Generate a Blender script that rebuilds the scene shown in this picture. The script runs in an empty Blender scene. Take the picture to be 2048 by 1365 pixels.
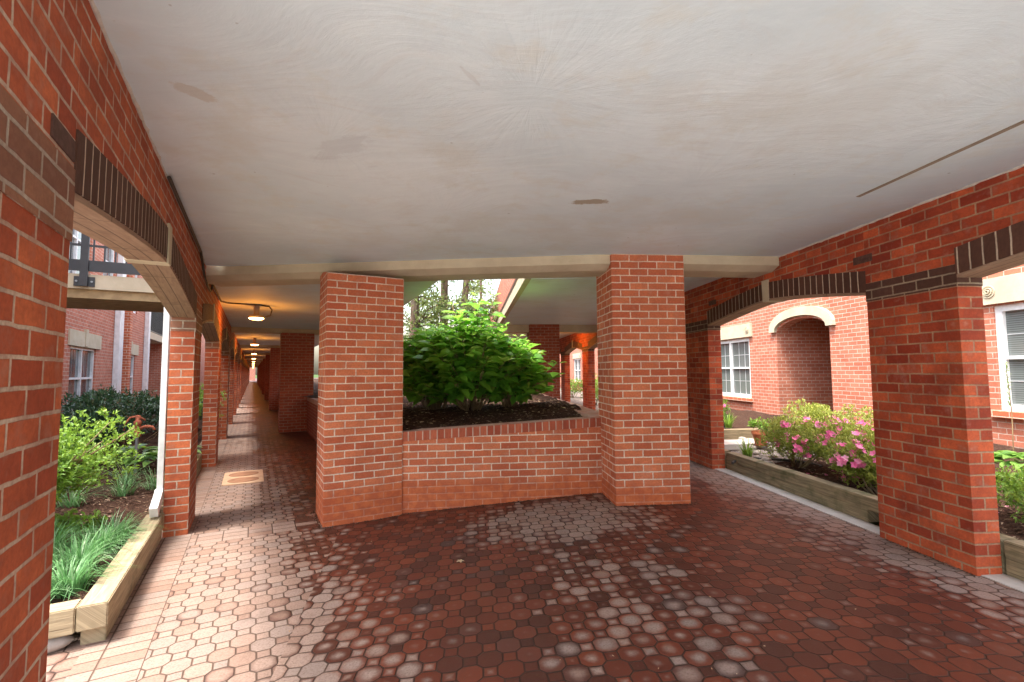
import bpy, bmesh, math, random
import numpy as np
from mathutils import Matrix, Vector
R_ = math.radians
scene = bpy.context.scene
C = scene.collection

# ------------------------------------------------------------------ camera, sky, sun, exposure
cd = bpy.data.cameras.new("camera"); cam = bpy.data.objects.new("camera", cd); C.objects.link(cam)
cd.sensor_width = 36.0; cd.lens = 941.8 / 2048 * 36.0; cd.clip_start = 0.05; cd.clip_end = 1000
pt, rl = R_(3.7102), R_(-0.3739)
Xv = Vector((1, 0, 0)); Uv = Vector((0, -math.sin(pt), math.cos(pt))); Fv = Vector((0, math.cos(pt), math.sin(pt)))
rv = Xv * math.cos(rl) + Uv * math.sin(rl); uv_ = -Xv * math.sin(rl) + Uv * math.cos(rl)
M = Matrix((rv, uv_, -Fv)).transposed().to_4x4(); M.translation = (0, 0, 1.399)
cam.matrix_world = M
scene.camera = cam
SUN_EL, SUN_AZ = R_(70), R_(232)          # azimuth clockwise from +Y: behind and to the left
w = bpy.data.worlds.new("World"); scene.world = w; w.use_nodes = True
nt = w.node_tree; bg = nt.nodes['Background']
sky = nt.nodes.new('ShaderNodeTexSky'); sky.sky_type = 'NISHITA'; sky.sun_disc = False
sky.sun_elevation = SUN_EL; sky.sun_rotation = SUN_AZ; sky.air_density = 1.6; sky.dust_density = 5.0; sky.ozone_density = 0.6
hz = nt.nodes.new('ShaderNodeHueSaturation'); hz.inputs['Saturation'].default_value = 0.75
nt.links.new(sky.outputs[0], hz.inputs['Color']); nt.links.new(hz.outputs[0], bg.inputs['Color'])
bg.inputs['Strength'].default_value = 0.15
sl = bpy.data.lights.new("sun", 'SUN'); sl.energy = 1.35; sl.angle = R_(10.0); sl.color = (1.0, 0.97, 0.92)
so = bpy.data.objects.new("sun", sl); C.objects.link(so)
sd = Vector((math.sin(SUN_AZ) * math.cos(SUN_EL), math.cos(SUN_AZ) * math.cos(SUN_EL), math.sin(SUN_EL)))
so.rotation_euler = sd.to_track_quat('Z', 'Y').to_euler()
scene.view_settings.view_transform = 'Standard'; scene.view_settings.look = 'None'
scene.view_settings.exposure = 2.25; scene.view_settings.gamma = 1
scene.render.engine = 'CYCLES'
try:
    scene.cycles.max_bounces = 10; scene.cycles.diffuse_bounces = 6; scene.cycles.transparent_max_bounces = 16
except Exception: pass

# ------------------------------------------------------------------ frames: local x = across (t), local y = along (s)
AL, AR = -28.8, -4.88
ROT = {'L': -R_(AL), 'R': -R_(AR), 'W': 0.0, 'P': math.atan2(5.52 - 5.23, 1.05 + 1.32)}
def w2(fr, t, s):
    a = ROT[fr]; return (t * math.cos(a) - s * math.sin(a), t * math.sin(a) + s * math.cos(a))
def fr2(fr, x, y):
    a = ROT[fr]; return (x * math.cos(a) + y * math.sin(a), -x * math.sin(a) + y * math.cos(a))
HZ = 2.655       # hall ceiling
LZ = 2.585       # left passage ceiling
def floor_z(x, y):
    t = fr2('R', x, y)[0]
    return -0.153 * (1 - min(1, max(0, (t + 0.95) / 2.35)))

# ------------------------------------------------------------------ materials
class S:
    """tiny expression wrapper over shader math nodes"""
    def __init__(s, nt, sock): s.nt = nt; s.k = sock
    def _m(s, op, *a):
        n = s.nt.nodes.new('ShaderNodeMath'); n.operation = op
        for i, v in enumerate((s,) + a):
            if isinstance(v, S): s.nt.links.new(v.k, n.inputs[i])
            else: n.inputs[i].default_value = float(v)
        return S(s.nt, n.outputs[0])
    def __add__(s, o): return s._m('ADD', o)
    __radd__ = __add__
    def __sub__(s, o): return s._m('SUBTRACT', o)
    def __rsub__(s, o): return (s * -1.0) + o
    def __mul__(s, o): return s._m('MULTIPLY', o)
    __rmul__ = __mul__
    def __truediv__(s, o): return s._m('DIVIDE', o)
    def abs(s): return s._m('ABSOLUTE')
    def min(s, o): return s._m('MINIMUM', o)
    def max(s, o): return s._m('MAXIMUM', o)
    def floor(s): return s._m('FLOOR')
    def fract(s): return s._m('FRACT')
    def sqrt(s): return s._m('SQRT')
    def gt(s, o): return s._m('GREATER_THAN', o)
    def sign(s): return s._m('SIGN')
    def sel(s, a, b):      # s ? a : b
        a_ = a if isinstance(a, S) else None
        return (s * a) + ((1.0 - s) * b)
    def sm(s, lo, hi, a=0.0, b=1.0):
        n = s.nt.nodes.new('ShaderNodeMapRange'); n.interpolation_type = 'SMOOTHSTEP'
        s.nt.links.new(s.k, n.inputs[0])
        for i, v in zip((1, 2, 3, 4), (lo, hi, a, b)): n.inputs[i].default_value = v
        return S(s.nt, n.outputs[0])
class MAT:
    def __init__(m, name, rough=0.8, spec=0.3):
        m.mat = bpy.data.materials.new(name); m.mat.use_nodes = True; m.nt = m.mat.node_tree
        m.b = m.nt.nodes['Principled BSDF']; m.b.inputs['Roughness'].default_value = rough
        m.b.inputs['Specular IOR Level'].default_value = spec
    def n(m, t, **k):
        n = m.nt.nodes.new(t)
        for a, v in k.items():
            if a in n.inputs: n.inputs[a].default_value = v
            else: setattr(n, a, v)
        return n
    def l(m, a, b): m.nt.links.new(a.k if isinstance(a, S) else a, b)
    def S(m, k): return S(m.nt, k)
    def noise(m, vec, scale, detail=4, rough=0.55, dist=0.0):
        n = m.n('ShaderNodeTexNoise'); n.inputs['Scale'].default_value = scale; n.inputs['Detail'].default_value = detail
        n.inputs['Roughness'].default_value = rough; n.inputs['Distortion'].default_value = dist
        if vec is not None: m.l(vec, n.inputs['Vector'])
        return m.S(n.outputs['Fac'])
    def map(m, vec, scale=(1, 1, 1), rot=(0, 0, 0), loc=(0, 0, 0)):
        n = m.n('ShaderNodeMapping'); n.inputs['Scale'].default_value = scale; n.inputs['Rotation'].default_value = rot; n.inputs['Location'].default_value = loc
        m.l(vec, n.inputs['Vector']); return n.outputs[0]
    def mix(m, f, a, b, mode='MIX'):
        n = m.n('ShaderNodeMix'); n.data_type = 'RGBA'; n.blend_type = mode; n.clamp_factor = True
        if isinstance(f, (int, float)): n.inputs[0].default_value = f
        else: m.l(f, n.inputs[0])
        for v, i in ((a, 6), (b, 7)):
            if isinstance(v, tuple): n.inputs[i].default_value = (*v[:3], 1)
            else: m.l(v, n.inputs[i])
        return n.outputs[2]
    def ramp(m, f, stops, interp='LINEAR'):
        n = m.n('ShaderNodeValToRGB'); e = n.color_ramp.elements; n.color_ramp.interpolation = interp
        while len(e) < len(stops): e.new(0.5)
        for el, (p, c) in zip(e, stops): el.position = p; el.color = (*c, 1)
        m.l(f, n.inputs[0]); return n.outputs[0]
    def bump(m, h, strength=0.3, dist=0.01):
        n = m.n('ShaderNodeBump'); n.inputs['Strength'].default_value = strength; n.inputs['Distance'].default_value = dist
        m.l(h, n.inputs['Height']); m.l(n.outputs[0], m.b.inputs['Normal']); return n
    def uv(m): return m.n('ShaderNodeUVMap').outputs[0]
    def pos(m): return m.n('ShaderNodeNewGeometry').outputs['Position']
    def col(m, c):
        if isinstance(c, tuple): m.b.inputs['Base Color'].default_value = (*c, 1)
        else: m.l(c, m.b.inputs['Base Color'])
    def vec(m, x, y, z=0.0):
        n = m.n('ShaderNodeCombineXYZ')
        for i, v in enumerate((x, y, z)):
            if isinstance(v, S): m.l(v, n.inputs[i])
            else: n.inputs[i].default_value = v
        return n.outputs[0]
    def sep(m, v):
        n = m.n('ShaderNodeSeparateXYZ'); m.l(v, n.inputs[0]); return [m.S(o) for o in n.outputs]

def brick_mat(name, c1, c2, mortar, bw=0.203, rh=0.077, ms=0.0072, off=0.5, stain=0.35, bumpd=0.007, blend=0.0, dirt=(0.13, 0.036, 0.022), pale=0.0, damp=False):
    m = MAT(name, 0.82, 0.25)
    u = m.uv()
    # slightly wobbly joints
    nz = m.n('ShaderNodeTexNoise'); nz.inputs['Scale'].default_value = 13; nz.inputs['Detail'].default_value = 4; m.l(u, nz.inputs['Vector'])
    vm = m.n('ShaderNodeVectorMath', operation='MULTIPLY_ADD'); m.l(nz.outputs['Color'], vm.inputs[0]); vm.inputs[1].default_value = (0.011, 0.009, 0)
    m.l(u, vm.inputs[2]); uu = vm.outputs[0]
    bt = m.n('ShaderNodeTexBrick'); bt.offset = off; bt.offset_frequency = 2; bt.squash = 1
    m.l(uu, bt.inputs['Vector'])
    for k, v in (('Scale', 1.0), ('Brick Width', bw), ('Row Height', rh), ('Mortar Size', ms), ('Mortar Smooth', 0.35), ('Bias', blend)):
        bt.inputs[k].default_value = v
    bt.inputs['Color1'].default_value = (*c1, 1); bt.inputs['Color2'].default_value = (*c2, 1); bt.inputs['Mortar'].default_value = (*mortar, 1)
    big = m.noise(m.pos(), 2.2, 6, 0.7); fine = m.noise(u, 55, 5, 0.65); med = m.noise(u, 9, 4, 0.6)
    c = m.mix(fine.sm(0.3, 0.75, 0.0, 0.35), bt.outputs['Color'], dirt, 'MIX')
    mot = m.noise(u, 4.5, 5, 0.7); c = m.mix(mot.sm(0.35, 0.68, 0.0, 0.55 if stain > .3 else 0.38), c, tuple(0.55 * v for v in c2))
    c = m.mix(big.sm(0.45, 0.75, 0.0, stain), c, dirt)
    c = m.mix(med.sm(0.52, 0.8, 0.0, 0.32 + pale), c, (0.62, 0.36, 0.27))
    salt = m.noise(m.map(m.pos(), (1, 1, 0.45)), 2.6, 6, 0.72); c = m.mix(salt.sm(0.60, 0.78, 0.0, 0.28 if pale > -0.1 else 0.0), c, (0.62, 0.45, 0.38))
    if damp:
        zz = m.sep(m.pos())[2] + (m.noise(m.pos(), 3.0, 4, 0.6) - 0.5) * 0.35
        c = m.mix(zz.sm(0.10, 0.26, 0.8, 0.0), c, m.mix(med.sm(.4, .6), (0.52, 0.13, 0.045), (0.40, 0.09, 0.035)))
    m.col(c)
    h = (m.S(bt.outputs['Fac']) * -1.0) + fine * 0.35
    m.bump(h, 0.7, bumpd)
    return m.mat
BR = brick_mat("red_brick", (0.66, 0.175, 0.068), (0.40, 0.08, 0.036), (0.64, 0.52, 0.40), stain=0.5)
BR_PIER = brick_mat("pier_brick", (0.72, 0.225, 0.105), (0.52, 0.125, 0.058), (0.86, 0.72, 0.58), stain=0.12, damp=True)
BR_FAR = brick_mat("facade_brick", (0.62, 0.23, 0.145), (0.50, 0.155, 0.09), (0.66, 0.53, 0.44), stain=0.08)
BR_DARK = brick_mat("dark_brick", (0.075, 0.035, 0.024), (0.12, 0.055, 0.04), (0.36, 0.28, 0.20), dirt=(0.03, 0.018, 0.014), pale=-0.25, stain=0.1)
BR_TAN = brick_mat("brown_brick", (0.36, 0.17, 0.10), (0.22, 0.10, 0.065), (0.48, 0.42, 0.34), stain=0.1, pale=-0.1)
SOLD = brick_mat("soldier_brick", (0.085, 0.040, 0.028), (0.14, 0.065, 0.045), (0.66, 0.54, 0.42), bw=0.083, rh=0.6, off=0.0, dirt=(0.03, 0.018, 0.014), pale=-0.28, stain=0.05, ms=0.0065)
CAPB = brick_mat("rowlock_brick", (0.54, 0.145, 0.075), (0.36, 0.075, 0.04), (0.60, 0.46, 0.37), bw=0.079, rh=0.9, off=0.0, stain=0.15)
def rowlock_top():
    m = MAT("cap_wash", 0.85); u = m.uv()
    n1 = m.noise(u, 6, 5); n2 = m.noise(u, 60, 4)
    c = m.mix(n1.sm(0.35, 0.7), (0.50, 0.27, 0.20), (0.55, 0.40, 0.33)); c = m.mix(n2.sm(0.5, 0.8, 0, .4), c, (0.3, 0.15, 0.1)); m.col(c); m.bump(n2, .4, .003)
    return m.mat
CAPT = rowlock_top()

def concrete(name, c1, c2, sc=3.0, rough=0.85, bd=0.003, dark=(0.2, 0.17, 0.12)):
    m = MAT(name, rough); p = m.pos()
    a = m.noise(p, sc, 6, 0.6); b = m.noise(p, 40, 5, 0.7); s_ = m.noise(m.map(p, (1, 1, 4)), 2.3, 5, 0.65)
    c = m.mix(a.sm(0.3, 0.7), c1, c2); c = m.mix(b.sm(0.55, 0.85, 0, 0.3), c, dark); c = m.mix(s_.sm(0.58, 0.78, 0, 0.35), c, dark)
    m.col(c); m.bump(b, 0.4, bd); return m.mat
BEAM = concrete("beam_concrete", (0.60, 0.52, 0.38), (0.50, 0.42, 0.30))
STONE = concrete("cast_stone", (0.56, 0.49, 0.36), (0.48, 0.41, 0.29), 4)
KERB = concrete("kerb_concrete", (0.52, 0.49, 0.45), (0.42, 0.38, 0.34), 5)
PEBBLE = concrete("pale_stone", (0.40, 0.35, 0.31), (0.26, 0.23, 0.21), 9)
GREYW = concrete("grey_render", (0.42, 0.42, 0.41), (0.36, 0.36, 0.35), 2)

def ceiling_mat():
    m = MAT("painted_ceiling", 0.7, 0.25); p = m.pos()
    wv = m.n('ShaderNodeTexNoise'); wv.inputs['Scale'].default_value = 0.9; wv.inputs['Detail'].default_value = 1; m.l(p, wv.inputs['Vector'])
    def strokes(rot, amp, seed, sc):
        vm = m.n('ShaderNodeVectorMath', operation='MULTIPLY_ADD'); m.l(wv.outputs['Color'], vm.inputs[0]); vm.inputs[1].default_value = (amp, -amp, 0); m.l(p, vm.inputs[2])
        return m.noise(m.map(vm.outputs[0], (1.3, 7.0, 1.0), (0, 0, rot), (seed, seed * 2, 0)), sc, 7, 0.68, 0.25)
    st = strokes(0.5, 1.1, 3.0, 1.7); st2 = strokes(-0.6, 0.9, 9.0, 1.4); st3 = strokes(1.3, 1.3, 15.0, 2.2)
    big = m.noise(p, 0.5, 5, 0.6); fine = m.noise(p, 45, 4, 0.7); mid = m.noise(p, 3.2, 6, 0.65); cl = m.noise(p, 1.2, 5, 0.6)
    xyz = m.sep(p)
    fans = None
    for k, (cx, cy, rr_) in enumerate(((1.25, 3.15, 1.3), (-0.55, 3.7, 1.1), (2.5, 2.2, 1.2), (-1.9, 4.3, 1.0), (0.35, 4.4, 0.9), (2.2, 4.1, 0.9), (0.1, 2.1, 1.0), (-1.0, 2.5, 0.8))):
        dx = xyz[0] - cx; dy = xyz[1] - cy; rad = (dx * dx + dy * dy).sqrt(); ang = dy._m('ARCTAN2', dx)
        f = m.noise(m.vec(ang * 3.6, rad * 1.3 + k * 7.0, ang * 0.0 + k), 2.2, 4, 0.6, 0.3).sm(0.40, 0.66) - 0.5
        f = f * rad.sm(rr_ * 0.3, rr_, 1.0, 0.0) * rad.sm(0.0, 0.25)
        fans = f if fans is None else fans + f
    c = m.mix(big.sm(0.35, 0.65), (0.60, 0.70, 0.76), (0.72, 0.81, 0.86))
    c = m.mix(st.sm(0.50, 0.72, 0, 0.22), c, (0.56, 0.61, 0.66))
    c = m.mix(st2.sm(0.5, 0.72, 0, 0.35), c, (0.76, 0.85, 0.89))
    c = m.mix(st3.sm(0.52, 0.72, 0, 0.38), c, (0.60, 0.64, 0.67))
    c = m.mix(fans.sm(0.05, 0.6, 0, 0.09), c, (0.58, 0.63, 0.66))
    c = m.mix((fans * -1.0).sm(0.05, 0.6, 0, 0.07), c, (0.84, 0.89, 0.90))
    c = m.mix(mid.sm(0.5, 0.7, 0, 0.40), c, (0.62, 0.63, 0.58))
    c = m.mix(cl.sm(0.50, 0.66, 0, 0.38), c, (0.60, 0.62, 0.60))
    sp = m.noise(p, 14, 2, 0.5); c = m.mix(sp.sm(0.76, 0.8, 0, 0.5), c, (0.25, 0.23, 0.21))
    def blot(cx, cy, rx, ry, rot, colr, amt):
        nonlocal c
        dx = xyz[0] - cx; dy = xyz[1] - cy
        a = dx * math.cos(rot) + dy * math.sin(rot); b = dy * math.cos(rot) - dx * math.sin(rot)
        d = ((a * a) * (1 / rx / rx) + (b * b) * (1 / ry / ry)).sqrt() + (m.noise(p, 9, 5, 0.7) - 0.5) * 2.2
        c = m.mix(d.sm(0.75, 1.05, amt, 0.0), c, colr)
    blot(0.58, 3.43, 0.15, 0.055, 0.0, (0.33, 0.27, 0.19), 0.85)
    blot(-1.42, 2.02, 0.11, 0.05, 0.9, (0.52, 0.48, 0.42), 0.5)
    blot(-0.95, 2.55, 0.25, 0.08, -0.6, (0.48, 0.52, 0.56), 0.3)
    blot(-0.17, 1.93, 0.012, 0.07, -0.5, (0.45, 0.45, 0.45), 0.25)
    m.col(c)
    m.bump(st * 0.5 + st2 * 0.5 + st3 * 0.5 + mid * 0.8 + fans * 0.15 + fine * 0.12, 0.5, 0.007)
    return m.mat
CEIL = ceiling_mat()

def floor_mat():
    m = MAT("interlocking_pavers", 0.7, 0.4); p = m.pos(); X, Y, Z = m.sep(p)
    aL, aR = ROT['L'], ROT['R']
    tL = X * math.cos(aL) + Y * math.sin(aL); sL = Y * math.cos(aL) - X * math.sin(aL)
    tR = X * math.cos(aR) + Y * math.sin(aR); sR = Y * math.cos(aR) - X * math.sin(aR)
    wob = m.noise(p, 1.6, 2) * 0.02
    # which grid: left passage pavers follow the left wall
    left = (tR * -1.0 - 0.95 - (sR - 2.0) * 0.12).gt(0.0)
    u = left.sel(tL, tR) + wob; v = left.sel(sL, sR) + wob
    P = 0.102
    x = u / P; y = v / P
    i = (x + 0.5).floor(); j = (y + 0.5).floor(); fx = x - i; fy = y - j
    par = ((i + j) * 0.5).fract() * 2.0           # 0 even, 1 odd
    ax = fx.abs(); ay = fy.abs(); mx = ax.max(ay); mn = ax.min(ay)
    dev = (1.0 - ax - ay) * 0.707
    out = mx.gt(0.35)
    dod = (mx - 0.35).abs().min(out.sel((mx - mn) * 0.707, 1.0))
    odd = par.gt(0.5)
    d = odd.sel(dod, dev) * P
    xg = ax.gt(ay); oo = odd * out
    ii = i + oo * xg * fx.sign(); jj = j + oo * (1.0 - xg) * fy.sign()
    r_ev = (fx * fx + fy * fy).sqrt() / 0.62
    r_oo = ((1.0 - mx) * (1.0 - mx) + mn * mn).sqrt() / 0.62
    r_in = mx / 0.36
    rr = odd.sel(out.sel(r_oo, r_in), r_ev)
    # rectangular brick border: along the left edge, and a band between first pillar and first pier
    inb = (tL * -1.0).gt(0.475) * (tL * -1.0 - 0.80 < 0 if False else (0.80 + tL).gt(0.0)) * (30.0 - sL).gt(0)
    band = (sL - 5.22).gt(0.0) * (5.56 - sL).gt(0.0) * (0.66 - tL).gt(0.0) * (tL + 0.52).gt(0.0)
    bx = sL / 0.104; by = tL / 0.335
    bi = bx.floor(); dbx = (bx.fract() - 0.5).abs(); d_b = (0.5 - dbx) * 0.104
    d_b = d_b.min((tL + 0.475).abs()).min((tL + 0.69).abs())
    cx = tL / 0.21; cs = (sL - 5.22) / 0.113; ci = cx.floor(); cj = cs.floor()
    d_c = ((0.5 - (cx.fract() - 0.5).abs()) * 0.21).min((0.5 - (cs.fract() - 0.5).abs()) * 0.113)
    d = inb.sel(d_b, band.sel(d_c, d)); ii = inb.sel(bi, band.sel(ci, ii)); jj = inb.sel(77.0, band.sel(cj + 300.0, jj))
    rr = inb.sel(0.5, band.sel(0.6, rr))
    wn = m.n('ShaderNodeTexWhiteNoise'); wn.noise_dimensions = '2D'; m.l(m.vec(ii + left * 500.0, jj), wn.inputs['Vector'])
    rnd = m.S(wn.outputs['Value']); rc = m.sep(wn.outputs['Color'])
    patch = m.noise(m.vec(ii, jj), 0.11, 3, 0.6)
    grey = (patch + (rnd - 0.5) * 0.22).sm(0.56, 0.70)
    wet = m.ramp(rnd, [(0, (0.055, 0.017, 0.011)), (0.35, (0.125, 0.027, 0.013)), (0.75, (0.175, 0.040, 0.018)), (1, (0.075, 0.024, 0.016))])
    wet = m.mix(grey * 0.85, wet, (0.052, 0.040, 0.037))
    dry = m.ramp(rc[1], [(0, (0.25, 0.155, 0.115)), (0.5, (0.32, 0.225, 0.178)), (1, (0.26, 0.195, 0.162))])
    dry = m.mix(grey * 0.4, dry, (0.27, 0.205, 0.18))
    # where the floor has dried
    n1 = m.noise(p, 0.8, 3, 0.5); n2 = m.noise(p, 3.2, 4, 0.6)
    dl = (tL * -1.0 + 0.42 - (sL - 3.5) * 0.03).sm(-0.75, 0.55)                       # along the left edge
    ddx = (X - 0.55) / 1.05; ddy = (Y - 4.75) / 0.85
    dc = (ddx * ddx + ddy * ddy).sqrt().sm(0.35, 1.25, 1.0, 0.0) * 0.95                # in front of the planter wall
    ddx = (X - 0.75) / 0.65; ddy = (Y - 3.1) / 1.25
    dc2 = (ddx * ddx + ddy * ddy).sqrt().sm(0.2, 1.6, 0.50, 0.0)
    dr = (tR - 2.90 + (n2 - 0.5) * 0.5 + (sR - 5.0) * 0.04).sm(-0.45, 0.45)
    far = (sL - 6.2).sm(0.0, 3.0) * (0.35 - tL).sm(-0.2, 0.6) * 0.5
    far2 = (sR - 5.6).sm(0.0, 2.0) * (tR - 1.6).sm(0, 0.5) * 0.75
    farl = (sL - 9.0).sm(0.0, 4.0) * 0.05
    D = dl.max(dc).max(dr).max(far).max(far2).max(dc2).max(farl)
    k = D * 1.55 + (rnd - 0.5) * 0.95 + (m.noise(p, 17, 4, 0.7) - 0.5) * 0.7 + (n1 - 0.5) * 1.1 + (n2 - 0.5) * 0.7 - rr * 0.80
    k = k.sm(-0.08, 0.66)
    c = m.mix(k, wet, dry)
    fine = m.noise(p, 90, 4, 0.7); c = m.mix(fine.sm(0.4, 0.75, 0, 0.5), c, (0.09, 0.045, 0.035)); grime = m.noise(p, 5, 6, 0.75); c = m.mix(grime.sm(0.5, 0.75, 0, 0.4), c, (0.07, 0.04, 0.03))
    joint = d.sm(0.002, 0.0072, 1.0, 0.0)
    jc = m.mix(k, (0.035, 0.018, 0.013), (0.085, 0.05, 0.034))
    c = m.mix(joint, c, jc)
    m.col(c)
    m.l(k.sm(0, 1, 0.52, 0.9), m.b.inputs['Roughness'])
    m.bump(d.sm(0.0, 0.006, 0, 1) + fine * 0.22 + rc[2] * 0.12, 0.7, 0.004)
    return m.mat
PAVE = floor_mat()

def simple(name, c, rough=0.6, spec=0.4, metal=0.0, c2=None, sc=8, bd=0.0):
    m = MAT(name, rough, spec); m.b.inputs['Metallic'].default_value = metal
    n = m.noise(m.pos(), sc, 5, 0.6)
    c2 = c2 or tuple(v * 0.82 for v in c)
    m.col(m.mix(n.sm(0.35, 0.7), c, c2))
    if bd: m.bump(n, 0.5, bd)
    return m.mat
WHITE = simple("white_paint", (0.80, 0.80, 0.80), 0.5)
BLACK = simple("black_metal", (0.035, 0.035, 0.04), 0.45)
GREYM = simple("grey_metal", (0.30, 0.31, 0.33), 0.4, metal=0.6)
LAMPM = simple("lamp_housing", (0.55, 0.40, 0.28), 0.5)
CONDU = simple("conduit", (0.05, 0.045, 0.04), 0.6)
TERRA = simple("terracotta", (0.45, 0.14, 0.06), 0.8)
PUMPM = simple("rusty_red_iron", (0.42, 0.12, 0.06), 0.75, c2=(0.28, 0.09, 0.05), sc=30, bd=0.002)
MORT = simple("mortar_bead", (0.62, 0.58, 0.54), 0.9, sc=30)
MANH = concrete("tan_concrete_cover", (0.60, 0.40, 0.26), (0.50, 0.32, 0.20), 9)
MANHL = concrete("rusty_lid", (0.36, 0.19, 0.11), (0.28, 0.14, 0.08), 12)
BARKM = None
def wood(name, c1, c2, green=0.3):
    m = MAT(name, 0.85); u = m.uv()
    g = m.noise(m.map(u, (1.5, 26, 1)), 2.0, 6, 0.6, 0.8); b = m.noise(m.pos(), 3.0, 4, 0.6); k = m.noise(m.map(u, (0.6, 40, 1)), 3.0, 3, 0.5)
    c = m.mix(g.sm(0.3, 0.7), c1, c2); c = m.mix(b.sm(0.5, 0.7, 0, green), c, (0.085, 0.085, 0.035))
    c = m.mix(k.sm(0.64, 0.70, 0, 0.8), c, (0.06, 0.04, 0.025)); m.col(c); m.bump(g - k * 0.6, 0.5, 0.006); return m.mat
WOODL = wood("pale_timber", (0.44, 0.35, 0.22), (0.27, 0.21, 0.13), 0.55)
WOODR = wood("mossy_timber", (0.32, 0.25, 0.15), (0.16, 0.13, 0.08), 0.85)
def soil(name, c1, c2, c3):
    m = MAT(name, 0.95, 0.1); p = m.pos()
    v = m.n('ShaderNodeTexVoronoi'); v.inputs['Scale'].default_value = 38; m.l(m.map(p, (1, 2.2, 1), (0, 0, 0.6)), v.inputs['Vector'])
    a = m.sep(v.outputs['Color'])[0]; b = m.noise(p, 2.5, 5, 0.6); f = m.noise(p, 30, 5, 0.7)
    c = m.mix(a.sm(0.5, 1.0), c1, c2); c = m.mix(f.sm(0.52, 0.72, 0, 0.7), c, c3); c = m.mix(b.sm(0.45, 0.7, 0, 0.5), c, c1); m.col(c)
    m.bump(m.S(v.outputs['Distance']) * 1.2 + f, 0.9, 0.02); return m.mat
MULCH = soil("mulch", (0.05, 0.026, 0.018), (0.11, 0.062, 0.042), (0.16, 0.10, 0.07))
GRAVEL = soil("gravel_soil", (0.20, 0.17, 0.15), (0.34, 0.29, 0.26), (0.12, 0.09, 0.07))
LAWN = soil("lawn", (0.05, 0.085, 0.025), (0.08, 0.13, 0.035), (0.05, 0.06, 0.03))
def leafm(name, stops, rough=0.45, transl=0.35, tcol=(0.25, 0.45, 0.04), spec=0.45):
    m = MAT(name, rough, spec)
    at = m.n('ShaderNodeAttribute'); at.attribute_name = 'rnd'
    c = m.ramp(m.S(at.outputs['Fac']), stops); m.col(c)
    tr = m.n('ShaderNodeBsdfTranslucent'); mc = m.mix(0.5, c, tcol); m.l(mc, tr.inputs[0])
    mx = m.n('ShaderNodeMixShader'); mx.inputs[0].default_value = transl
    o = m.nt.nodes['Material Output']; m.l(m.b.outputs[0], mx.inputs[1]); m.l(tr.outputs[0], mx.inputs[2]); m.l(mx.outputs[0], o.inputs[0])
    return m.mat
LF_HYD = leafm("hydrangea_leaf", [(0, (0.06, 0.20, 0.03)), (0.5, (0.17, 0.43, 0.045)), (0.85, (0.34, 0.60, 0.07)), (1, (0.52, 0.70, 0.14))], 0.35, 0.5, (0.4, 0.75, 0.10))
LF_AZ = leafm("azalea_leaf", [(0, (0.11, 0.15, 0.03)), (0.5, (0.27, 0.33, 0.06)), (1, (0.50, 0.50, 0.12))], 0.5, 0.35, (0.4, 0.5, 0.06))
LF_AZL = leafm("bright_bush_leaf", [(0, (0.06, 0.13, 0.02)), (0.5, (0.16, 0.30, 0.04)), (1, (0.32, 0.46, 0.07))], 0.5, 0.35, (0.35, 0.55, 0.06))
LF_DARK = leafm("laurel_leaf", [(0, (0.02, 0.055, 0.028)), (0.6, (0.045, 0.11, 0.05)), (1, (0.10, 0.19, 0.10))], 0.28, 0.15, (0.1, 0.25, 0.05), 0.6)
LF_GRASS = leafm("liriope_blade", [(0, (0.06, 0.16, 0.05)), (0.6, (0.15, 0.33, 0.12)), (1, (0.38, 0.52, 0.32))], 0.4, 0.3, (0.2, 0.5, 0.15))
LF_HOSTA = leafm("hosta_leaf", [(0, (0.07, 0.18, 0.04)), (1, (0.22, 0.38, 0.08))], 0.4, 0.3, (0.3, 0.6, 0.08))
LF_TREE = leafm("tree_leaf", [(0, (0.06, 0.10, 0.03)), (0.5, (0.16, 0.22, 0.06)), (1, (0.32, 0.38, 0.11))], 0.5, 0.35, (0.4, 0.5, 0.12))
PINK = leafm("pink_petal", [(0, (0.70, 0.10, 0.28)), (0.6, (0.82, 0.20, 0.42)), (1, (0.90, 0.42, 0.60))], 0.6, 0.3, (0.95, 0.3, 0.5))
CHIP = leafm("mulch_chip", [(0, (0.06, 0.035, 0.025)), (0.6, (0.15, 0.09, 0.06)), (1, (0.40, 0.30, 0.22))], 0.9, 0.0, (0, 0, 0), 0.1)
DRYL = leafm("dry_leaf", [(0, (0.35, 0.22, 0.12)), (1, (0.60, 0.48, 0.32))], 0.9, 0.0, (0, 0, 0), 0.1)
def bark(name, c1, c2):
    m = MAT(name, 0.95, 0.1); p = m.pos(); n = m.noise(m.map(p, (9, 9, 1.5)), 2.0, 6, 0.65); k = m.noise(p, 2.0, 3)
    c = m.mix(n.sm(0.35, 0.65), c1, c2); c = m.mix(k.sm(0.5, 0.7, 0, .4), c, (0.34, 0.30, 0.24)); m.col(c); m.bump(n, 0.8, 0.02); return m.mat
BARK = bark("tree_bark", (0.10, 0.07, 0.05), (0.25, 0.18, 0.13)); TWIG = bark("shrub_stem", (0.14, 0.09, 0.05), (0.36, 0.26, 0.14))
def glassm():
    m = MAT("window_glass", 0.08, 0.7); n = m.noise(m.map(m.pos(), (9, 9, 0.6)), 1.5, 4); n2 = m.noise(m.pos(), 1.2, 3); m.col(m.mix(n2.sm(.4, .6, 0, .7), m.mix(n.sm(.35, .65), (0.07, 0.08, 0.085), (0.22, 0.235, 0.24)), (0.06, 0.07, 0.07)))
    return m.mat
GLASS = glassm()
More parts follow.
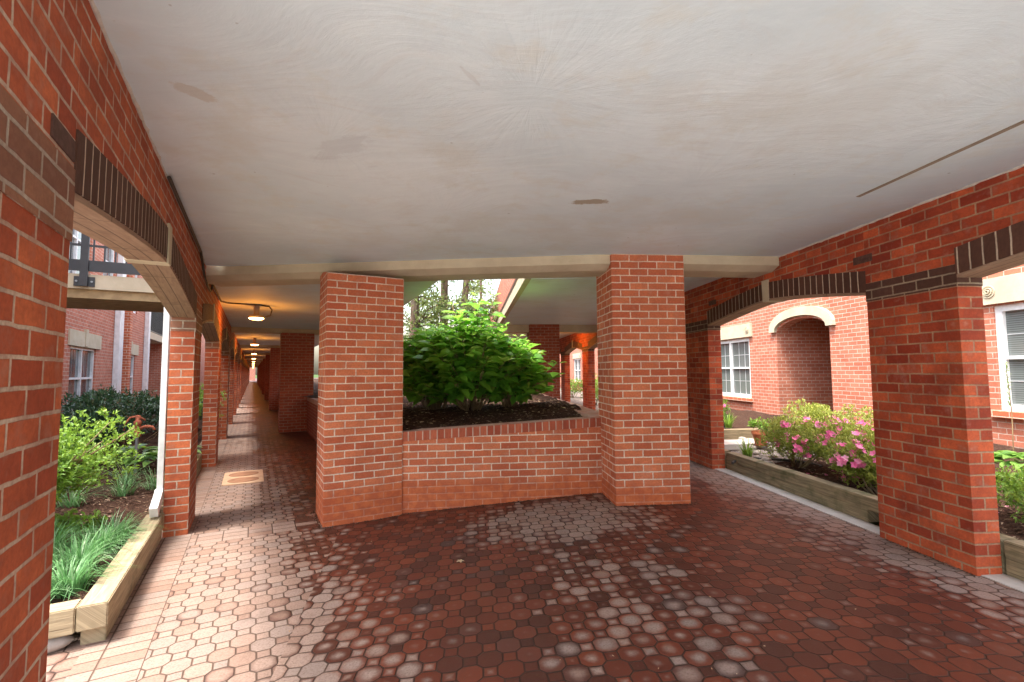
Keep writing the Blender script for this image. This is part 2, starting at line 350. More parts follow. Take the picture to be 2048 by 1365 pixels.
def blindm():
    m = MAT("window_with_blinds", 0.12, 0.6); X, Y, Z = m.sep(m.pos()); f = (Z / 0.028).fract()
    m.col(m.mix(f.sm(0.1, 0.5), (0.07, 0.08, 0.08), (0.16, 0.18, 0.175))); return m.mat
BLIND = blindm()
def emis(name, c, s):
    m = MAT(name, 0.5); m.b.inputs['Emission Color'].default_value = (*c, 1); m.b.inputs['Emission Strength'].default_value = s; m.col(c); return m.mat
GLOW = emis("lamp_glow", (1.0, 0.50, 0.16), 5.0)

# ------------------------------------------------------------------ object helpers
def uvize(me, org=(0, 0, 0), slope=None):
    ul = me.uv_layers.new(name="UVMap")
    co = np.empty(len(me.vertices) * 3); me.vertices.foreach_get('co', co); co = co.reshape(-1, 3) + np.array(org)
    for p in me.polygons:
        n = p.normal
        for li in p.loop_indices:
            v = co[me.loops[li].vertex_index]
            if abs(n.z) > 0.8: q = (v[0], v[1])
            elif abs(n.x) > abs(n.y): q = (v[1], v[2])
            else: q = (v[0], v[2])
            ul.data[li].uv = q
def mk(name, bm, mat, parent=None, fr='W', base=(0, 0, 0), uvo=(0, 0, 0), uvs=True, smooth=False, bevel=0.0):
    """bm in frame coordinates (t, s, z); the object sits at base in that frame"""
    bmesh.ops.remove_doubles(bm, verts=bm.verts, dist=1e-5)
    bmesh.ops.recalc_face_normals(bm, faces=bm.faces)
    if bevel:
        bmesh.ops.bevel(bm, geom=list(bm.edges), offset=bevel, segments=2, affect='EDGES', clamp_overlap=True)
    me = bpy.data.meshes.new(name); bm.to_mesh(me); bm.free()
    if uvs: uvize(me, uvo)
    for v in me.vertices: v.co = v.co - Vector(base)
    if smooth: me.shade_smooth()
    for mm in (mat if isinstance(mat, (list, tuple)) else [mat]): me.materials.append(mm)
    o = bpy.data.objects.new(name, me); C.objects.link(o)
    if parent is not None:
        o.parent = parent
        pb = parent.get('_b') or (0, 0, 0)
        o.location = (base[0] - pb[0], base[1] - pb[1], base[2] - pb[2])
        o['_b'] = tuple(base)
    else:
        x, y = w2(fr, base[0], base[1]); o.location = (x, y, base[2]); o.rotation_euler = (0, 0, ROT[fr]); o['_b'] = tuple(base)
    return o
def tag(o, label=None, cat=None, group=None, kind=None):
    if label: o['label'] = label
    if cat: o['category'] = cat
    if group: o['group'] = group
    if kind: o['kind'] = kind
    return o
def thing(name, label, cat, fr='W', base=(0, 0, 0), group=None):
    o = bpy.data.objects.new(name, None); C.objects.link(o); o.empty_display_size = 0.2
    x, y = w2(fr, base[0], base[1]); o.location = (x, y, base[2]); o.rotation_euler = (0, 0, ROT[fr]); o['_b'] = tuple(base)
    return tag(o, label, cat, group)
def dup_tree(o, parent=None):
    c = o.copy(); C.objects.link(c); c.parent = parent
    for ch in [x for x in bpy.data.objects if x.parent == o]: dup_tree(ch, c)
    return c
def box(bm, x0, x1, y0, y1, z0, z1):
    vs = [bm.verts.new(v) for v in ((x0, y0, z0), (x1, y0, z0), (x1, y1, z0), (x0, y1, z0), (x0, y0, z1), (x1, y0, z1), (x1, y1, z1), (x0, y1, z1))]
    for f in ((0, 1, 2, 3), (4, 5, 6, 7), (0, 1, 5, 4), (1, 2, 6, 5), (2, 3, 7, 6), (3, 0, 4, 7)): bm.faces.new([vs[i] for i in f])
    return vs
def B(*a):
    bm = bmesh.new(); box(bm, *a); return bm
def prism(bm, pts, lo, hi, axis='z'):
    """extrude a polygon; axis z: pts (x,y); axis x: pts (y,z) extruded in x; axis y: pts (x,z) extruded in y"""
    f = {'z': lambda p, h: (p[0], p[1], h), 'x': lambda p, h: (h, p[0], p[1]), 'y': lambda p, h: (p[0], h, p[1])}[axis]
    a = [bm.verts.new(f(p, lo)) for p in pts]; b = [bm.verts.new(f(p, hi)) for p in pts]
    bm.faces.new(a); bm.faces.new(b)
    for i in range(len(pts)):
        j = (i + 1) % len(pts); bm.faces.new((a[i], a[j], b[j], b[i]))
def tube(bm, pts, r, seg=8):
    pts = [Vector(p) for p in pts]; rings = []
    rs = r if isinstance(r, (list, tuple)) else [r] * len(pts)
    for i, p in enumerate(pts):
        d = (pts[min(i + 1, len(pts) - 1)] - pts[max(i - 1, 0)]).normalized()
        a = d.cross(Vector((0, 0, 1)) if abs(d.z) < 0.95 else Vector((1, 0, 0))).normalized(); b = d.cross(a)
        rings.append([bm.verts.new(p + (a * math.cos(k * 2 * math.pi / seg) + b * math.sin(k * 2 * math.pi / seg)) * rs[i]) for k in range(seg)])
    for i in range(len(rings) - 1):
        for k in range(seg): bm.faces.new((rings[i][k], rings[i][(k + 1) % seg], rings[i + 1][(k + 1) % seg], rings[i + 1][k]))
    bm.faces.new(rings[0]); bm.faces.new(rings[-1])
def lathe(bm, prof, c=(0, 0, 0), seg=24, caps=True):
    rings = [[bm.verts.new((c[0] + r * math.cos(k * 2 * math.pi / seg), c[1] + r * math.sin(k * 2 * math.pi / seg), c[2] + z)) for k in range(seg)] for r, z in prof]
    for i in range(len(rings) - 1):
        for k in range(seg): bm.faces.new((rings[i][k], rings[i][(k + 1) % seg], rings[i + 1][(k + 1) % seg], rings[i + 1][k]))
    if caps: bm.faces.new(rings[0]); bm.faces.new(rings[-1])

# ------------------------------------------------------------------ the setting: ground
bm = bmesh.new()
ts = [-130, -0.95] + [-0.95 + 2.35 * k / 6 for k in range(1, 7)] + [3.6]
ss = [0.6, 3, 6, 10, 20, 60, 150]
g = {}
for i, t in enumerate(ts):
    for j, s in enumerate(ss): g[i, j] = bm.verts.new((t, s, -0.153 * (1 - min(1, max(0, (t + 0.95) / 2.35)))))
for i in range(len(ts) - 1):
    for j in range(len(ss) - 1): bm.faces.new((g[i, j], g[i + 1, j], g[i + 1, j + 1], g[i, j + 1]))
tag(mk('paved_path', bm, PAVE, fr='R'), kind='structure')
bm = bmesh.new(); bmesh.ops.create_grid(bm, x_segments=2, y_segments=2, size=400)
for v in bm.verts: v.co.z = -0.22
tag(mk('ground', bm, LAWN), kind='structure')
bm = bmesh.new(); box(bm, -130, 3.6, -40, 0.6, -0.2, -0.002)
tag(mk('bounce_path', bm, KERB, fr='R'), kind='structure')  # unseen pale ground behind the camera, added to bounce neutral light inside
tag(mk('path', B(3.602, 7.4, -40, 1.0, -0.3, -0.004), KERB, fr='R'), kind='structure')

# ------------------------------------------------------------------ arcade walls (frame: x = across, y = along)
def arch_prof(s0, s1, zs, rise, n=24):
    out = []
    for k in range(n + 1):
        q = -1 + 2 * k / n; out.append((s0 + (s1 - s0) * k / n, zs + rise * (1 - abs(q) ** 1.35)))
    return out
def ring_mesh(s0, s1, zs, rise, rh, x0, x1, u0=0.0, flare=0.0):
    """soldier course ring between intrados and extrados, with its own UV running along the arc"""
    n = 14
    me_v, me_f, uvs = [], [], []
    pr = []
    def zz(s):
        q = (s - zs_c) / hw; return zs + rise * (1 - min(1, abs(q)) ** 1.35)
    return pr
def arc_part(name, sa, sb, S0, S1, zs, rise, rh, x0, x1, mat, parent, base):
    """part of a ring sa..sb of the arch spanning S0..S1"""
    n = max(2, int(abs(sb - sa) / 0.12)); cs = (S0 + S1) / 2; hw = (S1 - S0) / 2
    z = lambda s: zs + rise * (1 - min(1, abs((s - cs) / hw)) ** 1.35)
    bm = bmesh.new(); ul = None; cols = []
    for k in range(n + 1):
        s = sa + (sb - sa) * k / n; zi = z(s)
        cols.append([bm.verts.new(v) for v in ((x0, s, zi), (x1, s, zi), (x1, s, zi + rh), (x0, s, zi + rh))])
    for k in range(n):
        a, b = cols[k], cols[k + 1]
        for i in range(4): bm.faces.new((a[i], a[(i + 1) % 4], b[(i + 1) % 4], b[i]))
    bm.faces.new(cols[0]); bm.faces.new(cols[-1])
    bmesh.ops.recalc_face_normals(bm, faces=bm.faces)
    ul = bm.loops.layers.uv.new("UVMap")
    for f in bm.faces:
        for l in f.loops:
            v = l.vert.co; l[ul].uv = (v.y - sa + 0.002, 0.05 + (v.z - z(v.y)) * 0.6 if abs(f.normal.x) > .5 or abs(f.normal.y) > .5 else 0.05 + (v.x - x0) * 0.5)
    me = bpy.data.meshes.new(name); bm.to_mesh(me); bm.free(); me.materials.append(mat)
    for v in me.vertices: v.co = v.co - Vector(base)
    o = bpy.data.objects.new(name, me); C.objects.link(o); o.parent = parent
    pb = parent['_b']; o.location = (base[0] - pb[0], base[1] - pb[1], base[2] - pb[2]); o['_b'] = tuple(base)
    return o
def spandrel(bm, s0, s1, S0, S1, zs, rise, rh, x0, x1, ztop):
    """wall above the ring from s0..s1 (opening S0..S1)"""
    cs = (S0 + S1) / 2; hw = (S1 - S0) / 2; n = 22
    z = lambda s: zs + rise * (1 - min(1, abs((s - cs) / hw)) ** 1.35) + rh
    pts = [(S0 + (S1 - S0) * k / n, z(S0 + (S1 - S0) * k / n)) for k in range(n + 1)]
    prism(bm, pts + [(S1, ztop), (S0, ztop)], x0, x1, 'x')
def arcade(fr, label, x0, x1, inner, pillars, zs, rise, rh, zb, ztop, dup_from, tanband=False):
    """pillars: list of (s0,s1); inner: +1 when the passage lies at larger x"""
    root = thing('arcade_wall', label, 'wall', fr, ((x0 + x1) / 2, pillars[0][0], zb))
    protos = {}
    e = 0.004
    def copy(o, ds):
        c = o.copy(); C.objects.link(c); c.location = (o.location[0], o.location[1] + ds, o.location[2])
        for ch in [q for q in bpy.data.objects if q.parent == o]:
            k = ch.copy(); C.objects.link(k); k.parent = c
        return c
    for i, (a, b) in enumerate(pillars):
        key = round(b - a, 3)
        if ('p', key) in protos and i >= dup_from:
            src, sa = protos['p', key]
            for o in src: copy(o, a - sa)
        else:
            base = ((x0 + x1) / 2, a, zb)
            bp = MAIN_BR
            p = mk('pillar', B(x0, x1, a, b, zb, ztop), bp, root, base=base, uvo=(-x0, -a, -zb))
            bm = B(x0 - e, x1 + e, a - e, b + e, zs - 0.07 if not tanband else zs - 0.15, zs + 0.084 if not tanband else zs + 0.08)
            bd = mk('brick_band', bm, BR_TAN if tanband else BR_DARK, p, base=base, uvo=(-x0, -a, 0))
            bd['label'] = 'darker brick courses round the pillar top'
            protos['p', key] = ([p], a)
        if i + 1 < len(pillars):
            S0, S1 = b, pillars[i + 1][0]; key = round(S1 - S0, 3)
            if ('a', key) in protos and i >= dup_from:
                src, sa = protos['a', key]
                for o in src: copy(o, S0 - sa)
            else:
                base = ((x0 + x1) / 2, S0, zs); lst = []
                bm = bmesh.new(); spandrel(bm, S0, S1, S0, S1, zs, rise, rh, x0, x1, ztop)
                lst.append(mk('spandrel_wall', bm, MAIN_BR, root, base=base, uvo=(0, -S0 + 0.1, -zb)))
                cs = (S0 + S1) / 2; kw = 0.055
                for sa_, sb_ in ((S0, cs - kw), (cs + kw, S1)):
                    lst.append(arc_part('brick_arch', sa_, sb_, S0, S1, zs + 0.012, rise, rh - 0.013, x0 - e * 1.5, x1 + e * 1.5, SOLD, root, base))
                bm = bmesh.new(); zt = zs + rise
                prism(bm, [(cs - kw + .004, zt - 0.018), (cs + kw - .004, zt - 0.018), (cs + kw + 0.004, zt + rh + 0.03), (cs - kw - 0.004, zt + rh + 0.03)], x0 - 0.014, x1 + 0.014, 'x')
                lst.append(mk('keystone', bm, STONE, root, base=base))
                lst.append(arc_part('arch_soffit', S0 + .002, S1 - .002, S0, S1, zs - 0.012, rise, 0.022, x0 - 0.003, x1 + 0.003, SOFF, root, base))
                protos['a', key] = (lst, S0)
    # stray dark bricks beside the first arches
    return root
def soffm():
    m = MAT("arch_soffit_boards", 0.8); u = m.uv(); p = m.pos(); U, V, _ = m.sep(u)
    g = m.noise(m.map(u, (2, 40, 1)), 2.0, 5, 0.65); b = m.noise(p, 3.5, 6, 0.7)
    c = m.mix(g.sm(.3, .7), (0.36, 0.245, 0.17), (0.27, 0.175, 0.12)); c = m.mix(b.sm(.48, .72, 0, .55), c, (0.13, 0.075, 0.05)); c = m.mix(b.sm(.25, .42, .4, 0), c, (0.48, 0.38, 0.30))
    ln = ((V - 0.083).abs().min((V - 0.118).abs())).sm(0.0006, 0.0020, 1, 0); ln2 = (((U / 0.9).fract() - 0.5).abs() * 0.9).sm(0.002, 0.006, 1, 0)
    c = m.mix(ln.max(ln2) * 0.8, c, (0.06, 0.035, 0.025)); m.col(c); m.bump(g - ln, .4, .003); return m.mat
SOFF = soffm()
MAIN_BR = BR
LP = [(1.28, 1.94), (5.61, 6.27)] + [(9.42 + 3.72 * k, 10.08 + 3.72 * k) for k in range(25)]
lw = arcade('L', 'long red brick arcade wall with dark arches along the left passage', -0.713, -0.513, 1, LP, 1.965, 0.17, 0.215, -0.17, 2.98, 3, True)
RP = [(-0.55, 0.21)] + [(3.0 + 3.52 * k, 3.76 + 3.52 * k) for k in range(14)]
MAIN_BR = brick_mat("red_brick_shade_toned", (0.66, 0.135, 0.05), (0.29, 0.038, 0.018), (0.46, 0.28, 0.17), stain=0.55)  # darker red brick copy: this wall's shade is in its colours, plus maroon stains
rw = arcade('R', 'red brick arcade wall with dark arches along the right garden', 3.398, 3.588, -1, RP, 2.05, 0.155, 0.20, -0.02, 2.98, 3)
DKB = simple('single_dark_brick', (0.075, 0.035, 0.026), 0.85, c2=(0.12, 0.06, 0.045), sc=30, bd=0.003)
for s in (3.78, 6.36):
    o = mk('dark_brick', B(3.392, 3.594, s - 0.097, s + 0.097, 2.322, 2.387), DKB, rw, base=(3.49, s, 2.33), uvo=(0, -s + 0.1, -2.333))
o = mk('dark_brick', B(-0.719, -0.508, 1.735, 1.925, 2.065, 2.13), DKB, lw, base=(-0.61, 1.7, 2.14), uvo=(0, -1.7, -2.14))
# mortar bead where the walls meet the ceiling
rnd = random.Random(3)
def bead(fr, x, s0, s1, z, parent):
    bm = bmesh.new(); n = int((s1 - s0) / 0.05)
    tube(bm, [(x + rnd.uniform(-.003, .003), s0 + (s1 - s0) * k / n, z + rnd.uniform(-.003, .003)) for k in range(n + 1)], [rnd.uniform(0.005, 0.012) for k in range(n + 1)], 5)
    mk('mortar_bead', bm, MORT, parent, base=(x, s0, z))
bead('L', -0.510, 1.3, 6.3, HZ - 0.006, lw); bead('R', 3.395, 1.0, 4.9, HZ - 0.006, rw)

# ------------------------------------------------------------------ ceilings, beams
def wq(fr, t, s): return w2(fr, t, s)
bm = bmesh.new()
pts = [wq('L', -0.53, 6.45), wq('L', -0.53, 0.4), (0.2, -1.0), (3.4, -1.3), wq('R', 3.42, 0), wq('R', 3.42, 6.26), (0.18, 6.27), (-0.9, 6.25)]
prism(bm, pts, HZ, HZ + 0.28)
hall = mk('ceiling_slab', bm, CEIL, base=(0, 0, HZ)); tag(hall, 'wide off-white trowelled plaster ceiling over the entrance hall', 'ceiling')
bm = bmesh.new(); box(bm, 2.79, 2.82, 1.2, 3.13, HZ - 0.004, HZ + 0.01); mk('control_joint', bm, simple("joint_strip", (0.30, 0.24, 0.18), 0.9), hall, base=(2.8, 2, HZ)).rotation_euler = (0, 0, ROT['R'])
o = bpy.data.objects['control_joint']; x, y = w2('R', 2.8, 2); o.location = (x, y, 0)
bm = bmesh.new(); prism(bm, [(-0.53, 6.85), (1.9, 5.62), (2.06, 5.52), (2.34, 8.25), (2.6, 40), (2.6, 104), (-0.53, 104)], LZ, LZ + 0.3)
ls = mk('ceiling_slab', bm, CEIL, fr='L', base=(0.8, 6.4, LZ)); tag(ls, 'long plaster ceiling slab over the left passage with a row of lamps below', 'ceiling')
bm = B(0.74, 3.42, 6.262, 62, HZ, HZ + 0.12)
rs = mk('ceiling_slab', bm, CEIL, fr='R', base=(2, 6.3, HZ)); tag(rs, 'plaster ceiling slab over the right passage with brick parapet edge', 'ceiling')
# court side edge of the right slab: stone fascia, thin red band, parapet brick
mk('fascia', B(0.715, 0.80, 6.26, 62, HZ - 0.008, HZ + 0.19), STONE, rs, base=(0.75, 6.3, HZ))
mk('trim', B(0.705, 0.80, 6.26, 62, HZ + 0.19, HZ + 0.25), BR_DARK, rs, base=(0.75, 6.3, HZ))
mk('parapet', B(0.72, 0.92, 6.26, 62, HZ + 0.25, HZ + 1.05), BR_FAR, rs, base=(0.75, 6.3, HZ))
# hall beam: bent in plan, chamfered
def beam_sweep(bm, path, prof):
    cols = []
    for i, p in enumerate(path):
        a = Vector(path[max(0, i - 1)]); b = Vector(path[min(len(path) - 1, i + 1)]); d = (b - a).normalized(); n = Vector((-d.y, d.x))
        cols.append([bm.verts.new((p[0] + n.x * q, p[1] + n.y * q, z)) for q, z in prof])
    k = len(prof)
    for i in range(len(cols) - 1):
        for j in range(k): bm.faces.new((cols[i][j], cols[i][(j + 1) % k], cols[i + 1][(j + 1) % k], cols[i + 1][j]))
    bm.faces.new(cols[0]); bm.faces.new(cols[-1])
bm = bmesh.new()
beam_sweep(bm, [(-3.77, 5.515), (0.93, 5.02), (1.9, 5.06), (3.06, 5.17)], [(0.0, HZ + .05), (0.0, HZ - 0.10), (0.13, HZ - 0.148), (0.46, HZ - 0.148), (0.46, HZ + .05)])
tag(mk('concrete_beam', bm, BEAM, base=(-0.3, 5.2, 2.4)), 'cream concrete beam across the hall ceiling, bent at the right pier', 'beam')
b0 = None
for k in range(11):
    s = 13.95 + 8.6 * k
    if b0 is None:
        b0 = mk('concrete_beam', B(-0.52, 2.10, s, s + 0.45, LZ - 0.115, LZ + 0.02), BEAM, fr='L', base=(0.8, s, LZ)); o = b0
    else:
        o = b0.copy(); C.objects.link(o); o.location = (*w2('L', 0.8, s), LZ)
    ords = ['nearest', 'second', 'third', 'fourth', 'fifth', 'sixth', 'seventh', 'eighth', 'ninth', 'tenth', 'farthest']
    tag(o, ords[k] + ' dim concrete beam crossing the left passage', 'beam', 'beams across the left passage')
for k in range(4):
    s = 12.55 + 7.6 * k
    o = mk('concrete_beam', B(0.80, 3.40, s, s + 0.4, HZ - 0.20, HZ + 0.02), BEAM, fr='R', base=(2, s, HZ))
    tag(o, ['concrete beam beside the far pier of the right passage', 'second concrete beam down the right passage', 'third concrete beam down the right passage', 'farthest concrete beam of the right passage'][k], 'beam', 'beams across the right passage')

# ------------------------------------------------------------------ piers
def pier(fr, t0, t1, s0, s1, z0, z1, label, mat=BR_PIER, group=None):
    o = mk('brick_pier', B(t0, t1, s0, s1, z0, z1), mat, fr=fr, base=((t0 + t1) / 2, s0, z0), uvo=(-t0, -s0, -z1), bevel=0.006)
    return tag(o, label, 'pier', group)
bm = bmesh.new(); prism(bm, [(5.16, -0.2), (5.78, -0.2), (5.78, 2.52), (5.55, 2.52), (5.16, 2.445)], 0.655, 1.46, 'x')
pL = mk('brick_pier', bm, BR_PIER, fr='L', base=(1.05, 5.16, -0.2), uvo=(-0.655, -5.16, -2.445), bevel=0.006); tag(pL, 'large square brick pier on the left of the planter wall', 'pier')
pR = pier('R', 1.49, 2.295, 4.875, 5.50, -0.05, HZ, 'large brick pier on the right of the planter wall reaching the ceiling')
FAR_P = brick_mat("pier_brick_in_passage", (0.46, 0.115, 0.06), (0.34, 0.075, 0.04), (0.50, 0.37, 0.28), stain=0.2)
p0 = None
for k in range(10):
    s = 13.8 + 8.6 * k
    if p0 is None: p0 = pier('L', 0.64, 1.45, s, s + 0.62, -0.2, 2.47, '', FAR_P); o = p0
    else: o = p0.copy(); C.objects.link(o); o.location = (*w2('L', 1.045, s), -0.2)
    tag(o, ['first', 'second', 'third', 'fourth', 'fifth', 'sixth', 'seventh', 'eighth', 'ninth', 'tenth'][k] + ' brick pier down the left passage beyond the big left pier', 'pier', 'piers along the left passage')
p0 = None
for k in range(4):
    s = 12.4 + 7.6 * k
    if p0 is None: p0 = pier('R', 1.53, 2.335, s, s + 0.62, -0.05, HZ, '', FAR_P); o = p0
    else: o = p0.copy(); C.objects.link(o); o.location = (*w2('R', 1.9325, s), -0.05)
    tag(o, ['brick pier behind the green shrub at the far end of the planter cap', 'second brick pier down the right passage', 'third brick pier down the right passage', 'farthest brick pier down the right passage'][k], 'pier', 'piers along the right passage')

# ------------------------------------------------------------------ raised planter
pl = thing('raised_planter', 'raised brick planter between the two big piers, with rowlock cap and sloping top', 'planter', 'P', (0, 5.4, 0))
def P2(x, y): return fr2('P', x, y)
xa, ya = P2(-1.34, 5.228); xb, yb = P2(1.06, 5.521)
bm = bmesh.new(); yf = ya
za, zb2 = 0.735, 0.862       # cap top
CH = 0.105
prism(bm, [(xa, -0.3), (xb, -0.3), (xb, zb2 - CH), (xa, za - CH)], yf, yf + 0.2, 'y')
mk('front_wall', bm, BR_PIER, pl, base=(0, 5.4, 0), uvo=(-xa, 0, 0.01))
bm = bmesh.new()
prism(bm, [(xa, za - CH + .001), (xb, zb2 - CH + .001), (xb, zb2), (xa, za)], yf - 0.006, yf + 0.205, 'y')
bmesh.ops.recalc_face_normals(bm, faces=bm.faces)
me_o = mk('rowlock_cap', bm, [CAPB, CAPT], pl, base=(0, 5.4, 0), bevel=0.006)
ul = me_o.data.uv_layers[0].data
for p in me_o.data.polygons:
    if p.normal.z > 0.8: p.material_index = 1
    for li in p.loop_indices:
        v = me_o.data.vertices[me_o.data.loops[li].vertex_index].co
        ul[li].uv = (v.x + 2.0, 0.3 + v.y * 0.1) if p.normal.z > 0.8 else (v.x + 2.0 + 0.0 * v.z, 0.3 + 0.2 * v.z)
# mortar beads at the two wall/pier joints
bm = bmesh.new(); tube(bm, [(xa + 0.006, yf - 0.004, z) for z in np.linspace(-0.15, 0.70, 20)], [rnd.uniform(.004, .009) for _ in range(20)], 6)
mk('mortar_joint', bm, MORT, pl, base=(0, 5.4, 0)); bm = bmesh.new()
tube(bm, [(xb - 0.03, yf - 0.004, z) for z in np.linspace(0.0, 0.78, 20)], [rnd.uniform(.003, .007) for _ in range(20)], 6)
mk('mortar_joint', bm, MORT, pl, base=(0, 5.4, 0))
# side walls
lowl = thing('planter_side_wall', 'low brick wall with pale cap between the big left pier and the next pier', 'wall', 'L', (1.4, 5.8, -0.15))
mk('wall', B(1.30, 1.52, 5.78, 24, -0.2, 0.66), FAR_P, lowl, base=(1.4, 5.8, -0.15), uvo=(0, 0, 0.01))
mk('cap', B(1.29, 1.53, 5.78, 24, 0.662, 0.77), [CAPT], lowl, base=(1.4, 5.8, -0.15))
lowr = thing('planter_side_wall', 'low brick wall with dusty pink cap running back from the big right pier', 'wall', 'R', (1.5, 5.5, 0))
mk('wall', B(1.40, 1.64, 5.50, 40, -0.05, 0.76), FAR_P, lowr, base=(1.5, 5.5, 0))
mk('cap', B(1.385, 1.655, 5.50, 40, 0.762, 0.872), [CAPT], lowr, base=(1.5, 5.5, 0))
fw = mk('brick_wall', B(1.30, 1.52, 24.0, 104, -0.2, 2.47), FAR_P, fr='L', base=(1.4, 24, -0.2)); tag(fw, 'tall brick wall closing the far right side of the left passage', 'wall')

def hf(name, poly_fn, x0, x1, y0, y1, step, zfn, mat, kind='structure', fr='W'):
    """height field over a rectangle clipped by poly_fn(x, y)->bool"""
    nx = int((x1 - x0) / step); ny = int((y1 - y0) / step); bm = bmesh.new(); g = {}
    for i in range(nx + 1):
        for j in range(ny + 1):
            x = x0 + i * step; y = y0 + j * step
            g[i, j] = (x, y)
    vv = {}
    def V(i, j):
        if (i, j) not in vv: vv[i, j] = bm.verts.new((*g[i, j], zfn(*g[i, j])))
        return vv[i, j]
    for i in range(nx):
        for j in range(ny):
            cx = x0 + (i + .5) * step; cy = y0 + (j + .5) * step
            if poly_fn(cx, cy): bm.faces.new((V(i, j), V(i + 1, j), V(i + 1, j + 1), V(i, j + 1)))
    return tag(mk(name, bm, mat, fr=fr, smooth=True), kind=kind)
from mathutils import noise as mn
def nz(x, y, s=1.0, k=0): return mn.noise(Vector((x * s, y * s, k)))
def in_planter(x, y, m=0.0):
    tl, sl_ = fr2('L', x, y); tr, sr = fr2('R', x, y); px, py = P2(x, y)
    return tl > 1.40 + m and tr < 1.52 - m and py > yf + 0.1 + m
def soil_z(x, y): return 0.735 + 0.05 * (x + 1.3) / 2.4 + min(0.12, max(0, (y - 5.5) * 0.09)) + 0.03 * nz(x, y, 2.2) + 0.012 * nz(x, y, 11, 3)
hf('planter_soil', in_planter, -5, 2.4, 5.2, 12.0, 0.07, soil_z, MULCH)
hf('planter_soil', lambda x, y: fr2('L', x, y)[0] > 1.45 and fr2('R', x, y)[0] < 1.48, -35, 2, 11.9, 50, 0.8, lambda x, y: 0.80, MULCH)

# ------------------------------------------------------------------ ceiling lamps
def lamp_thing():
    t = thing('ceiling_lamp', '', 'lamp', 'L', (0.03, 9.3, LZ))
    bx, by = 0.03, 9.3
    bm = bmesh.new(); lathe(bm, [(0.045, 0.0), (0.045, -0.16), (0.03, -0.165)], (bx, by, LZ), 16); mk('stem', bm, LAMPM, t, base=(bx, by, LZ))
    bm = bmesh.new(); lathe(bm, [(0.05, -0.165), (0.115, -0.185), (0.125, -0.205), (0.125, -0.225)], (bx, by, LZ), 28); mk('housing', bm, LAMPM, t, base=(bx, by, LZ), smooth=True)
    bm = bmesh.new(); lathe(bm, [(0.118, -0.226), (0.114, -0.242), (0.08, -0.255), (0.02, -0.26)], (bx, by, LZ), 28); mk('diffuser', bm, GLOW, t, base=(bx, by, LZ), smooth=True)
    return t
lt = lamp_thing()
LS = [9.3] + [9.3 + 8.7 * k for k in range(1, 11)]
names = ['nearest', 'second', 'third', 'fourth', 'fifth', 'sixth', 'seventh', 'eighth', 'ninth', 'tenth', 'farthest']
def plight(x, y, z, e):
    l = bpy.data.lights.new('lamp_light', 'POINT'); l.energy = e; l.color = (1.0, 0.33, 0.04); l.shadow_soft_size = 0.12
    o = bpy.data.objects.new('lamp_light', l); C.objects.link(o); o.location = (x, y, z); return o
for k, s in enumerate(LS):
    o = lt if k == 0 else dup_tree(lt)
    o.location = (*w2('L', 0.03, s), LZ)
    tag(o, names[k] + ' lit round ceiling lamp glowing orange in the left passage', 'lamp', 'ceiling lamps of the left passage')
    x, y = w2('L', 0.03, s); plight(x, y, LZ - 0.42, 5.5)
o = dup_tree(lt); o.location = (*w2('R', 2.55, 14.2), HZ); tag(o, 'small lit ceiling lamp in the right passage behind the far pier', 'lamp')
x, y = w2('R', 2.55, 14.2); plight(x, y, HZ - 0.36, 12)
bm = bmesh.new()
zc = LZ - 0.015
tube(bm, [(-0.49, 3.55, HZ - 0.03), (-0.49, 5.6, HZ - 0.03), (-0.49, 6.1, HZ - 0.2), (-0.49, 6.5, 2.43), (-0.49, 6.95, 2.43), (-0.485, 7.2, zc - 0.01), (-0.48, 8.9, zc - 0.005), (-0.40, 9.1, zc), (-0.2, 9.12, zc), (0.08, 9.14, zc), (0.22, 9.2, zc - 0.01), (0.27, 9.28, zc - 0.06), (0.25, 9.32, zc - 0.15), (0.17, 9.32, LZ - 0.2)], 0.012, 8)
cdt = mk('electrical_conduit', bm, CONDU, fr='L', base=(-0.49, 3.5, HZ)); tag(cdt, 'dark electrical conduit along the left wall top curling to the nearest lamp', 'conduit')

# ------------------------------------------------------------------ manhole, fallen leaf
mh = thing('manhole_cover', 'tan concrete utility cover with two oval lids in the left passage floor', 'manhole', 'L', (-0.07, 8.0, -0.15))
def rrect(x0, x1, y0, y1, r, n=6):
    o = []
    for cx, cy, a0 in ((x1 - r, y1 - r, 0), (x0 + r, y1 - r, 90), (x0 + r, y0 + r, 180), (x1 - r, y0 + r, 270)):
        for k in range(n + 1):
            a = R_(a0 + 90 * k / n); o.append((cx + r * math.cos(a), cy + r * math.sin(a)))
    return o
bm = bmesh.new(); prism(bm, rrect(-0.34, 0.18, 7.72, 8.68, 0.05), -0.2, -0.143); mk('frame', bm, MANH, mh, base=(-0.07, 8, -0.15))
for cy in (7.97, 8.42):
    bm = bmesh.new(); prism(bm, [(-0.08 + 0.20 * math.cos(a * math.pi / 16), cy + 0.17 * math.sin(a * math.pi / 16)) for a in range(32)], -0.18, -0.138); mk('lid', bm, MANHL, mh, base=(-0.07, 8, -0.15))

